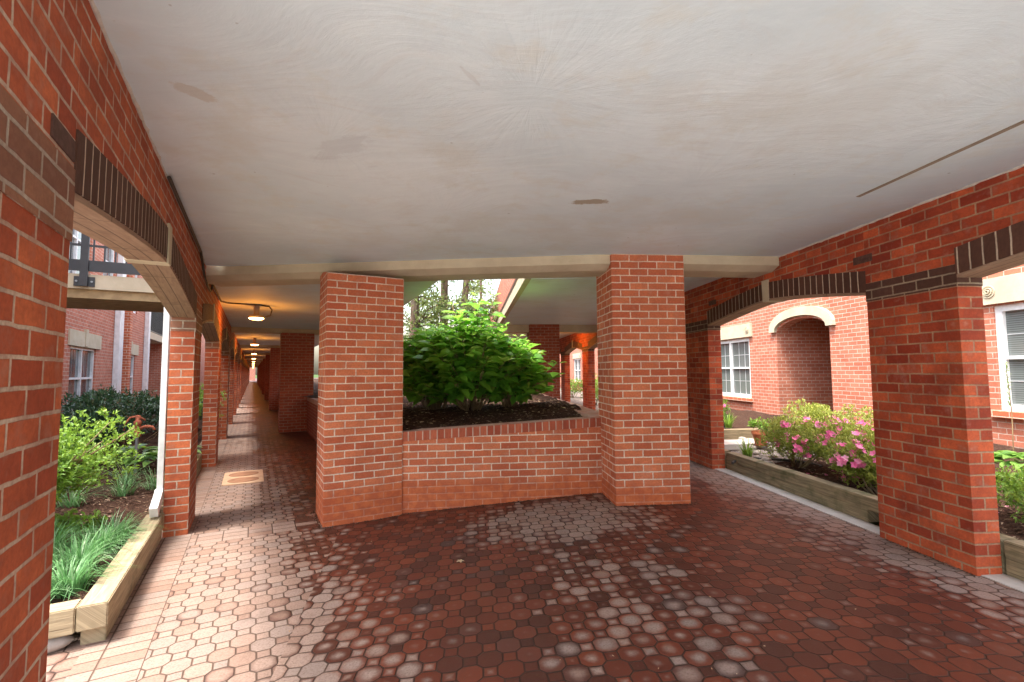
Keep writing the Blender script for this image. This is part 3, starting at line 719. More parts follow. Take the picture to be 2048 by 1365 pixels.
# ------------------------------------------------------------------ leaf machinery
def leafset(name, items, mat, parent=None, base=(0, 0, 0), fold=0.25, curve=0.15, seed=0):
    """items: array rows [px,py,pz, dx,dy,dz, nx,ny,nz, length, width, rnd]"""
    it = np.array(items, float); n = len(it)
    P = it[:, 0:3] - np.array(base); D = it[:, 3:6]; D /= np.linalg.norm(D, axis=1)[:, None]
    N = it[:, 6:9]; S_ = np.cross(D, N); S_ /= np.linalg.norm(S_, axis=1)[:, None] + 1e-9; N = np.cross(S_, D)
    L = it[:, 9:10]; W = it[:, 10:11] * 0.5
    def pt(a, b, c): return P + D * L * a + S_ * W * b + N * (L * c)
    v = np.stack([pt(0, 0, 0), pt(.30, -.85, fold * .35), pt(.30, .85, fold * .35), pt(.35, 0, -.02), pt(.68, -.72, fold * .25 - curve * .35), pt(.68, .72, fold * .25 - curve * .35), pt(.70, 0, -curve * .5), pt(1, 0, -curve)], 1).reshape(-1, 3)
    F = np.array([[0, 3, 1, 1], [0, 2, 3, 3], [1, 3, 6, 4], [3, 2, 5, 6], [4, 6, 7, 7], [6, 5, 7, 7]])
    tris = []
    vi = (np.arange(n) * 8)[:, None, None]
    Ft = np.array([[0, 3, 1], [0, 2, 3], [4, 6, 7], [6, 5, 7]])[None] + vi; Fq = np.array([[1, 3, 6, 4], [3, 2, 5, 6]])[None] + vi
    Ft = Ft.reshape(-1, 3); Fq = Fq.reshape(-1, 4)
    me = bpy.data.meshes.new(name)
    me.vertices.add(len(v)); me.vertices.foreach_set('co', v.ravel())
    nl = Ft.size + Fq.size; me.loops.add(nl); me.loops.foreach_set('vertex_index', np.concatenate([Ft.ravel(), Fq.ravel()]))
    npoly = len(Ft) + len(Fq); me.polygons.add(npoly)
    st = np.concatenate([np.arange(len(Ft)) * 3, Ft.size + np.arange(len(Fq)) * 4]); me.polygons.foreach_set('loop_start', st)
    me.update(calc_edges=True); me.validate()
    at = me.attributes.new('rnd', 'FLOAT', 'POINT'); at.data.foreach_set('value', np.repeat(it[:, 11], 8).astype(np.float32))
    me.shade_smooth()
    me.materials.append(mat); o = bpy.data.objects.new(name, me); C.objects.link(o)
    if parent is not None: o.parent = parent; pb = parent['_b']; o.location = (base[0] - pb[0], base[1] - pb[1], base[2] - pb[2])
    else: o.location = base
    o['_b'] = tuple(base)
    return o
def rdir(r, up=0.0):
    while True:
        v = Vector((r.uniform(-1, 1), r.uniform(-1, 1), r.uniform(-1, 1)))
        if 0.05 < v.length < 1: v.normalize(); v.z += up; return v.normalized()
def strip_blades(name, blades, mat, parent, base):
    """blades: list of (point list, width, rnd)"""
    vs, fs, rn = [], [], []
    for pts, wd, rv_ in blades:
        k0 = len(vs); n = len(pts)
        for i, p in enumerate(pts):
            p = Vector(p); d = Vector(pts[min(i + 1, n - 1)]) - Vector(pts[max(0, i - 1)]); s = d.cross(Vector((0, 0, 1)))
            if s.length < 1e-4: s = Vector((1, 0, 0))
            s.normalize(); w_ = wd * 0.5 * (1 - (i / (n - 1)) ** 2.2) + 0.0006
            vs += [p - s * w_ - Vector(base), p + s * w_ - Vector(base)]; rn += [rv_, rv_]
        for i in range(n - 1): a = k0 + 2 * i; fs.append((a, a + 1, a + 3, a + 2))
    me = bpy.data.meshes.new(name); me.from_pydata(vs, [], fs); me.materials.append(mat)
    at = me.attributes.new('rnd', 'FLOAT', 'POINT'); at.data.foreach_set('value', rn)
    o = bpy.data.objects.new(name, me); C.objects.link(o)
    if parent is not None: o.parent = parent; pb = parent['_b']; o.location = (base[0] - pb[0], base[1] - pb[1], base[2] - pb[2])
    else: o.location = base
    return o
def liriope(x, y, z, n, h, label, group, seed, spread=1.25, mat=None, wd=0.0065, name='grass_clump'):
    r = random.Random(seed); bl = []
    for k in range(n):
        a = r.uniform(0, 2 * math.pi); L = h * r.uniform(0.6, 1.25); lean = r.uniform(0.2, 1.0) * spread; ro = r.uniform(0, 0.07) * spread
        p0 = Vector((x + math.cos(a + .5) * ro, y + math.sin(a + .5) * ro, z - 0.02)); d = Vector((math.cos(a), math.sin(a), 0))
        pts = []
        for q in np.linspace(0, 1, 6): pts.append(p0 + d * (lean * L * q ** 1.5 * 0.9) + Vector((0, 0, L * (q * (1.15 - 0.15 * lean) - 0.62 * lean * q ** 2.6))))
        bl.append((pts, wd * r.uniform(0.7, 1.3), min(1, max(0, r.gauss(0.5, 0.28)))))
    o = strip_blades(name, bl, mat or LF_GRASS, None, (x, y, z)); return tag(o, label, 'plant', group)
def bush(name, label, cx, cy, cz, rx, ry, rz, nleaf, ll, lw, lmat, seed, group=None, nst=14, cat='shrub', flowers=0, lumps=9, bottom=0.15, tw=TWIG, stem_r=0.008, up=0.35, openb=0.0, shell=0.6, fsize=0.04):
    """bush on the ground at cx,cy,cz; crown of leaf clumps on branching stems"""
    r = random.Random(seed); t = thing(name, label, cat, 'W', (cx, cy, cz), group); bs = (cx, cy, cz)
    lump = [(Vector((r.uniform(-.62, .62) * rx, r.uniform(-.62, .62) * ry, r.uniform(bottom + .22, .80) * rz)), r.uniform(.28, .48)) for _ in range(lumps)]
    tips = []; it = []
    for k in range(nleaf // 5):
        c, q = r.choice(lump); v = rdir(r); rr = (r.random() ** (1 - shell)) if shell < 1 else 1
        p = Vector((c.x + v.x * q * rx * rr, c.y + v.y * q * ry * rr, c.z + v.z * q * rz * rr * 0.75))
        if p.z < bottom * rz: continue
        if (p.x / rx) ** 2 + (p.y / ry) ** 2 > 1.15: continue
        tips.append((p, v))
    for p, v in tips:
        for k in range(5):
            d = (v * 0.6 + rdir(r, up)).normalized(); nrm = (Vector((0, 0, 1)) + rdir(r) * 0.7)
            q = p + rdir(r) * ll * 0.45
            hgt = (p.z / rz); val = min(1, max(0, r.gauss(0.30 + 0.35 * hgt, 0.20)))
            it.append((q.x + cx, q.y + cy, q.z + cz, d.x, d.y, d.z, nrm.x, nrm.y, nrm.z, ll * r.uniform(.65, 1.2), lw * r.uniform(.7, 1.2), val))
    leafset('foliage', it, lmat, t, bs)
    bm = bmesh.new()
    for k in range(nst):
        c, q = lump[k % lumps]; a = r.uniform(0, 6.28); p0 = Vector((math.cos(a) * 0.05, math.sin(a) * 0.05, -0.03)); e = c + rdir(r) * 0.3 * q * rx
        mid = p0.lerp(e, 0.45) + Vector((r.uniform(-.04, .04), r.uniform(-.04, .04), -0.06 * rz))
        P_ = [p0 + Vector(bs), mid + Vector(bs), p0.lerp(e, 0.75) + Vector((r.uniform(-.03, .03), 0, 0)) + Vector(bs), e + Vector(bs)]
        tube(bm, P_, [stem_r * 1.3, stem_r, stem_r * .7, stem_r * .4], 5)
        for _ in range(3):
            e2 = e + rdir(r, 0.3) * 0.35 * rx; tube(bm, [P_[2], (e2 + Vector(bs))], [stem_r * .6, stem_r * .25], 4)
    mk('stems', bm, tw, t, base=bs, uvs=False, smooth=True)
    if flowers:
        fit = []
        sel = [q for q in tips if q[0].z > rz * 0.3]
        sel.sort(key=lambda q: (q[0].y + r.uniform(-.3, .3) * ry) - 0.6 * abs(q[0].z))
        for k in range(flowers):
            p, v = sel[int(r.random() ** 1.6 * len(sel)) % len(sel)]; v = (v + Vector((0, -0.6, 0.5))).normalized(); c = p + v * 0.03
            for ff in range(r.choice((1, 2, 3, 4))):
                cc = c + rdir(r) * 0.035; ax_ = (v + rdir(r) * 0.5).normalized(); a1 = ax_.orthogonal().normalized(); a2 = ax_.cross(a1)
                vr = min(1, max(0, r.gauss(.5, .25)))
                for q in range(5):
                    an = q * 1.2566 + r.uniform(-.2, .2); d = (a1 * math.cos(an) + a2 * math.sin(an) + ax_ * 0.45).normalized()
                    fit.append((cc.x + cx, cc.y + cy, cc.z + cz, d.x, d.y, d.z, ax_.x, ax_.y, ax_.z, fsize, fsize * 0.85, vr))
        leafset('blossoms', fit, PINK, t, bs, fold=0.1, curve=0.05)
    return t

# ------------------------------------------------------------------ hydrangeas in the raised planter
def hydrangea(label, cx, cy, cz, rx, ry, rz, nshoot, seed, extra=()):
    r = random.Random(seed); t = thing('hydrangea_shrub', label, 'shrub', 'W', (cx, cy, cz), None); bs = (cx, cy, cz); it = []; bm = bmesh.new()
    shoots = []
    for k in range(nshoot):
        a = r.uniform(0, 2 * math.pi); q = math.sqrt(r.random()); top = Vector((math.cos(a) * q * rx, math.sin(a) * q * ry, rz * (1.0 - 0.42 * q * q) * r.uniform(0.72, 1.04)))
        shoots.append((Vector((math.cos(a) * .13 * q, math.sin(a) * .13 * q, -0.03)), top))
    for k in range(nshoot // 2):
        a = r.uniform(0, 2 * math.pi); q = r.uniform(0.35, 0.95); shoots.append((Vector((math.cos(a) * .1, math.sin(a) * .1, -.03)), Vector((math.cos(a) * q * rx, math.sin(a) * q * ry, rz * r.uniform(0.16, 0.55)))))
    for ex in extra: shoots.append((Vector((0.03, 0, 0)), Vector(ex)))
    si = 0
    for p0, top in shoots:
        mid = p0.lerp(top, 0.5) + Vector((-top.x * 0.12, -top.y * 0.12, 0.04)); pts = [p0, mid, top]
        si += 1
        tube(bm, [p + Vector(bs) for p in (pts if si % 4 == 0 else pts[1:])], [0.007, 0.005, 0.003] if si % 4 == 0 else [0.005, 0.003], 5)
        nn = r.randint(4, 6)
        for j in range(nn):
            f = 1 - j * 0.088; c = mid.lerp(top, (f - 0.5) * 2) if f > 0.5 else p0.lerp(mid, f * 2); a0 = r.uniform(0, 3.14) + j * 1.57
            for s_ in (0, math.pi):
                a = a0 + s_ + r.uniform(-.3, .3); out = Vector((math.cos(a), math.sin(a), 0)); el = 0.55 - 0.16 * j + r.uniform(-.25, .2)
                d = (out + Vector((0, 0, el))).normalized(); nrm = Vector((0, -0.35, 1)) - out * el * 0.8 + rdir(r) * 0.35
                L = (0.10 if j == 0 else 0.215) * r.uniform(0.75, 1.25); c2 = c + out * 0.02
                val = min(1, max(0, r.gauss(0.66 - 0.06 * j, 0.2) + (0.25 if j == 0 else 0)))
                it.append((c2.x + cx, c2.y + cy, c2.z + cz, d.x, d.y, d.z, nrm.x, nrm.y, nrm.z, L, L * 0.70, val))
    for k in range(40):
        a = r.uniform(0, 6.28); e = Vector((math.cos(a) * r.uniform(.1, .35), math.sin(a) * r.uniform(.1, .35), r.uniform(.3, .8))); tube(bm, [Vector(bs) + Vector((math.cos(a) * .06, math.sin(a) * .06, -.02)), Vector(bs) + e], [0.006, 0.003], 4)
    leafset('foliage', it, LF_HYD, t, bs, fold=0.35, curve=0.22); mk('stems', bm, TWIG, t, base=bs, uvs=False, smooth=True); return t
z_ = soil_z(-0.50, 6.75)
hydrangea('big bushy hydrangea with glossy leaves in the middle of the raised planter', -0.58, 6.75, z_, 0.92, 0.75, 1.36, 185, 11, extra=((0.05, -0.1, 1.62), (0.33, -0.15, 1.60), (-0.28, 0, 1.50), (0.12, -0.2, 1.52)))
hydrangea('leafy hydrangea beside the left pier in the raised planter', -1.12, 6.95, soil_z(-1.12, 6.95), 0.78, 0.6, 1.28, 130, 12)
hydrangea('hydrangea with low drooping leaves nearest the right pier', -0.02, 7.0, soil_z(-0.02, 7.0), 0.52, 0.55, 1.0, 62, 13, extra=((0.52, -0.35, 0.28), (0.66, -0.25, 0.45), (0.70, -0.1, 0.62), (0.45, -0.4, 0.2)))
# mulch chips scattered on the planter soil (uncountable)
def scatter_chips(name, n, area, zfn, ok, mat, L, W_, seed, kind='stuff', flat=True):
    r = random.Random(seed); it = []
    while len(it) < n:
        x = r.uniform(area[0], area[1]); y = r.uniform(area[2], area[3])
        if not ok(x, y): continue
        a = r.uniform(0, 6.28); d = Vector((math.cos(a), math.sin(a), r.uniform(-.15, .35))); nn = Vector((r.uniform(-.4, .4), r.uniform(-.4, .4), 1))
        it.append((x, y, zfn(x, y) + 0.006, *d, *nn, L * r.uniform(.5, 1.5), W_ * r.uniform(.5, 1.5), r.random() ** 1.5))
    o = leafset(name, it, mat, fold=0.2, curve=0.1); return tag(o, kind=kind)
scatter_chips('mulch_chips', 5200, (-2.2, 1.4, 5.35, 8.5), soil_z, lambda x, y: in_planter(x, y, 0.05), CHIP, 0.035, 0.013, 5)

# ------------------------------------------------------------------ trees in the court
def tree(label, x, y, h, r0, lean, seed, ncl=60, crown_r=2.0, c0=2.2, group='trees in the court', nleaf=16, mat=None, forks=True):
    r = random.Random(seed); t = thing('tree', label, 'tree', 'W', (x, y, 0.3), group); bs = (x, y, 0.3); bm = bmesh.new(); P_ = []
    n = 10
    for k in range(n + 1):
        f = k / n; P_.append(Vector((x + lean[0] * f + 0.10 * math.sin(f * 5 + seed), y + lean[1] * f, 0.2 + h * f)))
    tube(bm, P_, [r0 * (1 - 0.72 * k / n) for k in range(n + 1)], 10)
    it = []; 
    for k in range(ncl):
        f = 0.16 + 0.84 * r.random() ** 1.5; p = P_[int(f * n)]; a = r.uniform(0, 6.28); L = crown_r * r.uniform(.35, 1.0) * (1.15 - 0.5 * f); e = p + Vector((math.cos(a) * L, math.sin(a) * L, r.uniform(-.15, .8) * L * 0.7))
        m1 = p.lerp(e, .5) + Vector((r.uniform(-.1, .1), r.uniform(-.1, .1), .15)); tube(bm, [p, m1, e], [r0 * .20 * (1 - .5 * f), r0 * .10, .008], 5)
        for q in range(nleaf * 5):
            c = m1.lerp(e, r.uniform(0.0, 1.15)) + rdir(r) * r.uniform(.02, .42); d = rdir(r, -0.35); nn = rdir(r, .6)
            it.append((*c, *d, *nn, r.uniform(.08, .14), r.uniform(.035, .055), min(1, max(0, r.gauss(.45, .25)))))
    mk('trunk', bm, BARK, t, base=bs, uvs=False, smooth=True)
    leafset('crown', it, mat or LF_TREE, t, bs); return t
tree('grey trunked leafy tree in the middle of the court', -1.92, 13.6, 9.5, 0.15, (0.1, 0.3), 3, 58, 1.9)
tree('slender leafy tree standing just right of the grey trunk', -1.42, 13.2, 9.0, 0.13, (0.35, 0.2), 4, 50, 1.8)
tree('leaning leafy tree beside the left pier edge', -2.85, 12.6, 8.0, 0.15, (0.5, 0.0), 7, 55, 1.5)
tree('tree with feathery leaves at the far left of the court', -4.1, 15.5, 9.0, 0.2, (-0.3, 0.4), 8, 60, 2.0)
tree('slim tree on the right of the court with sparse crown', -1.0, 18.5, 8.5, 0.09, (-0.3, 0.4), 9, 42, 1.4, nleaf=11)

# ------------------------------------------------------------------ left garden
LG = lambda t, s: w2('L', t, s)
def lg_z(x, y):
    t, s = fr2('L', x, y); return 0.02 + 0.05 * nz(x, y, 1.3) + 0.015 * nz(x, y, 8, 2) + max(0, -t - 1.2) * 0.05
def in_lg(x, y):
    t, s = fr2('L', x, y); return -3.35 < t < -0.78 and 3.72 < s < 60
hf('garden_soil', lambda t, s: True, -3.3, -0.8, 3.75, 14.0, 0.07, lambda t, s: lg_z(*w2('L', t, s)), MULCH, fr='L')
hf('garden_soil', lambda t, s: True, -3.3, -0.8, 13.95, 104, 0.5, lambda t, s: 0.05 - 0.01 * (s > 14.2), MULCH, fr='L')
scatter_chips('mulch_chips', 2500, (-5.5, -2.4, 3.2, 7.6), lg_z, in_lg, CHIP, 0.045, 0.016, 6)
tb = thing('timber_edging', 'weathered pale timber edging along the left garden bed', 'edging', 'L', (-0.78, 3.6, -0.15))
mk('timber', B(-0.84, -0.70, 3.60, 5.60, -0.055, 0.085), WOODL, tb, base=(-0.78, 3.6, -0.15), bevel=0.006)
o = tb.children[0]
mk('timber', B(-2.6, -0.845, 3.60, 3.74, -0.06, 0.082), WOODL, tb, base=(-0.78, 3.6, -0.15), bevel=0.006)
mk('timber', B(-0.83, -0.715, 3.66, 5.60, -0.17, -0.058), WOODL, tb, base=(-0.78, 3.6, -0.15), bevel=0.005)
for u_ in tb.children:   # grain follows the length
    ulx = u_.data.uv_layers[0].data; dims = u_.dimensions
    for p in u_.data.polygons:
        for li in p.loop_indices:
            v = u_.data.vertices[u_.data.loops[li].vertex_index].co
            ulx[li].uv = (v.y, v.z + v.x) if dims.y > dims.x else (v.x, v.z + v.y)
r = random.Random(8)
for k in range(4):
    bm = bmesh.new(); bmesh.ops.create_icosphere(bm, subdivisions=2, radius=1)
    for v in bm.verts: v.co = Vector((v.co.x * 0.13, v.co.y * 0.05, v.co.z * 0.05)) * (1 + 0.15 * nz(v.co.x, v.co.y, 2, k)) + Vector((-0.98 - 0.27 * k, 3.66, -0.11))
    o = mk('edging_stone', bm, PEBBLE, fr='L', base=(-0.98 - 0.27 * k, 3.66, -0.15), smooth=True); tag(o, ['stone wedged under the near end of the pale timber', 'second stone under the pale timber end', 'third stone under the pale timber end', 'fourth stone under the pale timber end'][k], 'stone', 'stones under the timber edging')
# beds further down the left arcade
for k, (a, b) in enumerate(((6.4, 9.35), (10.15, 13.1), (13.9, 16.8))):
    o = mk('timber_edging', B(-0.84, -0.70, a, b, -0.17, 0.085), WOODR, fr='L', base=(-0.78, a, -0.15), bevel=0.006); tag(o, ['dark timber edging in the bay behind the first left pillar', 'dark timber edging in the third bay of the left arcade', 'dark timber edging in the fourth bay of the left arcade'][k], 'edging', 'timber edgings down the left arcade')
gi = 0
r = random.Random(21)
pos = [(-0.98, 4.05), (-1.18, 3.95), (-1.02, 4.4), (-1.3, 4.35), (-1.0, 4.75), (-1.28, 4.75), (-1.5, 4.1), (-1.5, 4.55), (-0.96, 5.05)]
desc = ['nearest the timber corner', 'second from the timber corner', 'at the timber edge, third along', 'inside the bed near the corner', 'mid way along the timber', 'behind the middle of the timber', 'leftmost by the end timber', 'beside the yellow-green sprouts', 'farthest along the pale timber']
for k, (t, s) in enumerate(pos):
    x, y = LG(t, s); liriope(x, y, lg_z(x, y), 230, 0.27, 'narrow bladed grass clump ' + desc[k], 'liriope clumps in the near left bed', 30 + k)
for k, (t, s) in enumerate(((-1.25, 6.9), (-1.0, 7.2), (-1.6, 6.5), (-1.35, 7.6), (-1.85, 6.9))):
    x, y = LG(t, s); liriope(x, y, lg_z(x, y), 90, 0.32, 'grass clump ' + ['below the rusty pump', 'beside the downspout foot', 'under the light green bush', 'in front of the hostas', 'behind the light green bush'][k] + ' in the left garden', 'liriope clumps behind the bush', 50 + k)
x, y = LG(-1.88, 5.2); bush('azalea_bush', 'layered light green bush in the left garden beside the near brick wall', x, y, lg_z(x, y), 0.98, 1.0, 1.0, 42000, 0.042, 0.021, LF_AZL, 60, lumps=26, bottom=0.30, nst=14, stem_r=0.014, up=0.7)
x, y = LG(-1.30, 5.1); bush('green_sprouts', 'low yellow-green sprouts between the bush and the grass clumps', x, y, lg_z(x, y), 0.30, 0.30, 0.26, 900, 0.045, 0.028, LF_AZL, 61, lumps=5, bottom=0.2, nst=6, stem_r=0.004, cat='plant')
for k, (t, s, rx, rz) in enumerate(((-2.3, 9.8, 0.9, 1.0), (-2.0, 11.4, 0.9, 1.05), (-2.45, 12.9, 1.0, 1.05), (-1.7, 13.6, 0.8, 0.95))):
    x, y = LG(t, s); bush('laurel_bush', ['dark glossy laurel bush below the lower left window', 'dark laurel bush in front of the white downspout', 'dark laurel bush at the building wall', 'dark laurel bush beside the first left pillar'][k], x, y, 0.03, rx, rx, rz, 4200, 0.085, 0.030, LF_DARK, 70 + k, group='laurel bushes in the left garden', lumps=10, bottom=0.12, up=0.6)
for k, (t, s) in enumerate(((-1.05, 12.0), (-1.1, 15.5), (-1.2, 19.5))):
    x, y = LG(t, s); bush('garden_shrub', ['green shrub seen between the first two left pillars', 'green shrub seen past the second left pillar', 'small green shrub far down the left arcade'][k], x, y, 0.03, 0.5, 0.6, 1.0, 1800, 0.06, 0.03, LF_AZL, 80 + k, group='shrubs down the left arcade')
def hosta(label, x, y, z, n, L, seed, group=None):
    r = random.Random(seed); it = []
    for k in range(n):
        a = r.uniform(0, 6.28); ring = r.random(); out = Vector((math.cos(a), math.sin(a), 0)); el = 1.1 - 1.0 * ring
        p = out * (0.04 + 0.16 * ring) + Vector((0, 0, 0.10 + 0.10 * (1 - ring))); d = (out + Vector((0, 0, el * 0.5))).normalized(); nn = Vector((0, 0, 1)) - out * 0.3 * el
        l_ = L * r.uniform(.7, 1.15); it.append((x + p.x, y + p.y, z + p.z, *d, *nn, l_, l_ * .62, r.random()))
    o = leafset('hosta', it, LF_HOSTA, base=(x, y, z), fold=0.3, curve=0.3); return tag(o, label, 'plant', group)
for k, (t, s) in enumerate(((-1.15, 8.5), (-1.5, 8.9), (-1.0, 9.1))):
    x, y = LG(t, s); hosta(['broad leaved hosta at the foot of the rusty pump', 'hosta behind the rusty pump', 'hosta nearest the first left pillar'][k], x, y, lg_z(x, y) + .02, 26, 0.24, 90 + k, 'hostas in the left garden')
# hand pump
px_, py_ = -1.41, 8.45
hp = thing('hand_pump', 'rusty red cast iron hand pump on a grey pipe in the left garden', 'pump', 'L', (px_, py_, 0.05))
bm = bmesh.new(); tube(bm, [(px_, py_, 0), (px_, py_, 0.56)], 0.024, 12); mk('pipe', bm, GREYM, hp, base=(px_, py_, 0.05))
bm = bmesh.new(); lathe(bm, [(0.03, 0.55), (0.05, 0.56), (0.05, 0.60), (0.038, 0.62), (0.042, 0.74), (0.055, 0.75), (0.055, 0.79), (0.03, 0.81), (0.02, 0.84)], (px_, py_, 0), 16)
tube(bm, [(px_ + 0.03, py_, 0.68), (px_ + 0.11, py_ - .02, 0.71), (px_ + 0.20, py_ - .04, 0.70), (px_ + 0.23, py_ - .05, 0.65)], [0.028, 0.022, 0.020, 0.022], 10)
box(bm, px_ - 0.03, px_ + 0.03, py_ - 0.015, py_ + 0.015, 0.79, 0.88)
mk('pump_body', bm, PUMPM, hp, base=(px_, py_, 0.05), smooth=True)
bm = bmesh.new(); tube(bm, [(px_ + 0.10, py_, 0.80), (px_, py_, 0.87), (px_ - 0.10, py_, 0.85), (px_ - 0.16, py_, 0.76), (px_ - 0.17, py_, 0.66)], [0.012, 0.018, 0.016, 0.014, 0.016], 8)
mk('handle', bm, PUMPM, hp, base=(px_, py_, 0.05), smooth=True)
hp.scale = (0.88, 0.88, 0.92)
# downspout on the first left pillar
ds = thing('downspout', 'white square downspout with angled foot behind the first left pillar', 'downspout', 'L', (-0.76, 5.66, 0.1))
mk('pipe', B(-0.775, -0.725, 5.62, 5.67, 0.28, 2.98), WHITE, ds, base=(-0.76, 5.66, 0.1), bevel=0.004)
bm = bmesh.new(); prism(bm, [(5.60, 0.30), (5.68, 0.30), (5.66, 0.22), (5.40, 0.10), (5.34, 0.19), (5.58, 0.28)], -0.785, -0.722, 'x'); mk('foot', bm, WHITE, ds, base=(-0.76, 5.66, 0.1))

# ------------------------------------------------------------------ buildings
def wall_open(bm, x0, x1, s0, s1, z0, z1, opens):
    """wall box between x0..x1 with rectangular openings (sa,sb,za,zb)"""
    ys = sorted({s0, s1, *[o[0] for o in opens], *[o[1] for o in opens]})
    for a, b in zip(ys[:-1], ys[1:]):
        cov = sorted([(o[2], o[3]) for o in opens if o[0] <= a + 1e-6 and o[1] >= b - 1e-6]); z = z0
        for za, zb in cov:
            if za > z: box(bm, x0, x1, a, b, z, za)
            z = zb
        if z < z1: box(bm, x0, x1, a, b, z, z1)
def window(parent, base, xf, face, sa, sb, za, zb, nx, muntins, glass=GLASS, fw=0.055, rail=True, frame_out=0.02):
    """xf: facade plane; face=+1 when outside is at larger x. parts: window > frame, pane"""
    d = -face
    f = bmesh.new(); xi0, xi1 = sorted((xf + d * 0.10, xf - d * frame_out * 0.0 + d * 0.03))
    box(f, xi0, xi1, sa, sb, za, za + fw); box(f, xi0, xi1, sa, sb, zb - fw, zb)
    w_ = (sb - sa) / nx
    for k in range(nx + 1):
        c = sa + k * w_; h = fw if k in (0, nx) else fw * 0.9
        lo = max(sa, c - (0 if k == 0 else h / 2 if k < nx else h)); hi = min(sb, c + (h if k == 0 else h / 2 if k < nx else 0))
        box(f, xi0 + .002, xi1 - .002, lo, hi, za + fw, zb - fw)
    if rail:
        zm = (za + zb) / 2
        for k in range(nx): box(f, xi0 + .006, xi1 - .006, sa + k * w_ + fw * .6, sa + (k + 1) * w_ - fw * .6, zm - 0.022, zm + 0.022)
    wnd = mk('window', f, WHITE, parent, base=base)
    g = bmesh.new(); xg = xf + d * 0.085; box(g, xg - 0.004, xg + 0.004, sa + .02, sb - .02, za + .02, zb - .02); mk('pane', g, glass, wnd, base=base)
    if muntins:
        mu = bmesh.new(); xm = xf + d * 0.078
        for k in range(nx):
            a = sa + k * w_ + fw; b = sa + (k + 1) * w_ - fw
            for q in range(1, muntins[0]): c = a + (b - a) * q / muntins[0]; box(mu, xm - .004, xm + .003, c - .006, c + .006, za + fw, zb - fw)
            for q in range(1, muntins[1] * 2):
                if q == muntins[1]: continue
                c = za + fw + (zb - za - 2 * fw) * q / (muntins[1] * 2); box(mu, xm - .003, xm + .002, a, b, c - .006, c + .006)
        mk('glazing_bars', mu, simple("pale_bars", (0.5, 0.52, 0.53), 0.5) if 'pale_bars' not in bpy.data.materials else bpy.data.materials['pale_bars'], wnd, base=base)
    return wnd
# left building: facade plane at t = -3.3, outside toward +t
lbase = (-3.5, 6.0, 0)
lb = thing('apartment_building', 'pinkish red brick apartment building across the left garden', 'building', 'L', lbase)
lwins = [(12.85, 14.65, 0.62, 2.0, 2), (17.45, 18.95, 0.62, 2.0, 2), (27.5, 29.2, 0.62, 2.0, 2), (33, 34.7, .62, 2.0, 2), (8.0, 9.8, .62, 2.0, 2), (12.2, 13.9, 3.35, 5.2, 2), (17.2, 18.9, 3.3, 5.1, 2), (14.9, 16.0, 3.35, 5.2, 1), (27.5, 29.2, 3.3, 5.1, 2), (8.0, 9.8, 3.3, 5.1, 2)]
bm = bmesh.new(); wall_open(bm, -3.55, -3.30, 6.0, 20.45, -0.2, 8.5, [w_[:4] for w_ in lwins if w_[0] < 20]); wall_open(bm, -3.55, -3.30, 25.6, 110, -0.2, 8.5, [w_[:4] for w_ in lwins if w_[0] > 20])
mk('wall', bm, BR_FAR, lb, base=lbase)
mk('wall', B(-8, -3.56, 6.0, 110, -0.2, 8.5), BR_FAR, lb, base=lbase) if False else None
mk('grey_panel_wall', B(-4.9, -4.7, 20.45, 25.6, -0.2, 8.5), GREYW, lb, base=lbase)
mk('return_wall', B(-4.7, -3.552, 20.2, 20.45, -0.2, 8.5), BR_FAR, lb, base=lbase)
mk('return_wall', B(-4.7, -3.552, 25.6, 25.85, -0.2, 8.5), BR_FAR, lb, base=lbase)
mk('projecting_bay', B(-3.298, -3.10, 16.95, 17.25, -0.2, 8.5), BR_PIER, lb, base=lbase)
for w_ in lwins:
    window(lb, lbase, -3.3, 1, w_[0], w_[1], w_[2], w_[3], w_[4], None, GLASS, 0.06)
    if w_[2] < 1:
        bm = bmesh.new(); box(bm, -3.35, -3.27, w_[0] - .18, w_[1] + .3, w_[3], w_[3] + .33); mk('lintel', bm, STONE, lb, base=lbase)
        mk('keystone', B(-3.34, -3.255, (w_[0] + w_[1]) / 2 - .08, (w_[0] + w_[1]) / 2 + .10, w_[3] + .02, w_[3] + .40), STONE, lb, base=lbase)
        mk('sill', B(-3.35, -3.24, w_[0] - .06, w_[1] + .06, w_[2] - .08, w_[2]), STONE, lb, base=lbase)
mk('back_wall', B(-4.1, -4.0, 6.0, 20.2, -0.2, 8.5), simple("dark_room", (0.03, 0.03, 0.03), 0.9), lb, base=lbase)
for k, (s, wd) in enumerate(((16.2, 0.42), (20.15, 0.30))):
    o = mk('downspout', B(-3.295, -3.17, s, s + wd, -0.1, 8.4), WHITE, fr='L', base=(-3.25, s, 0), bevel=0.01); tag(o, ['tall white downspout between the two lower left windows', 'tall white downspout beside the grey wall'][k], 'downspout', 'downspouts on the left building')
# small balcony on the grey wall
bal = thing('balcony', 'small balcony with black railing above the grey wall', 'balcony', 'L', (-4.2, 21, 2.9))
mk('slab', B(-4.69, -3.4, 20.46, 25.59, 2.72, 2.98), STONE, bal, base=(-4.2, 21, 2.9))
bm = bmesh.new()
for k in range(44): box(bm, -3.47, -3.45, 20.55 + k * .115, 20.568 + k * .115, 3.06, 4.0)
box(bm, -3.49, -3.43, 20.5, 25.5, 4.0, 4.05); box(bm, -3.48, -3.44, 20.5, 25.5, 3.02, 3.06); mk('railing', bm, BLACK, bal, base=(-4.2, 21, 2.9))
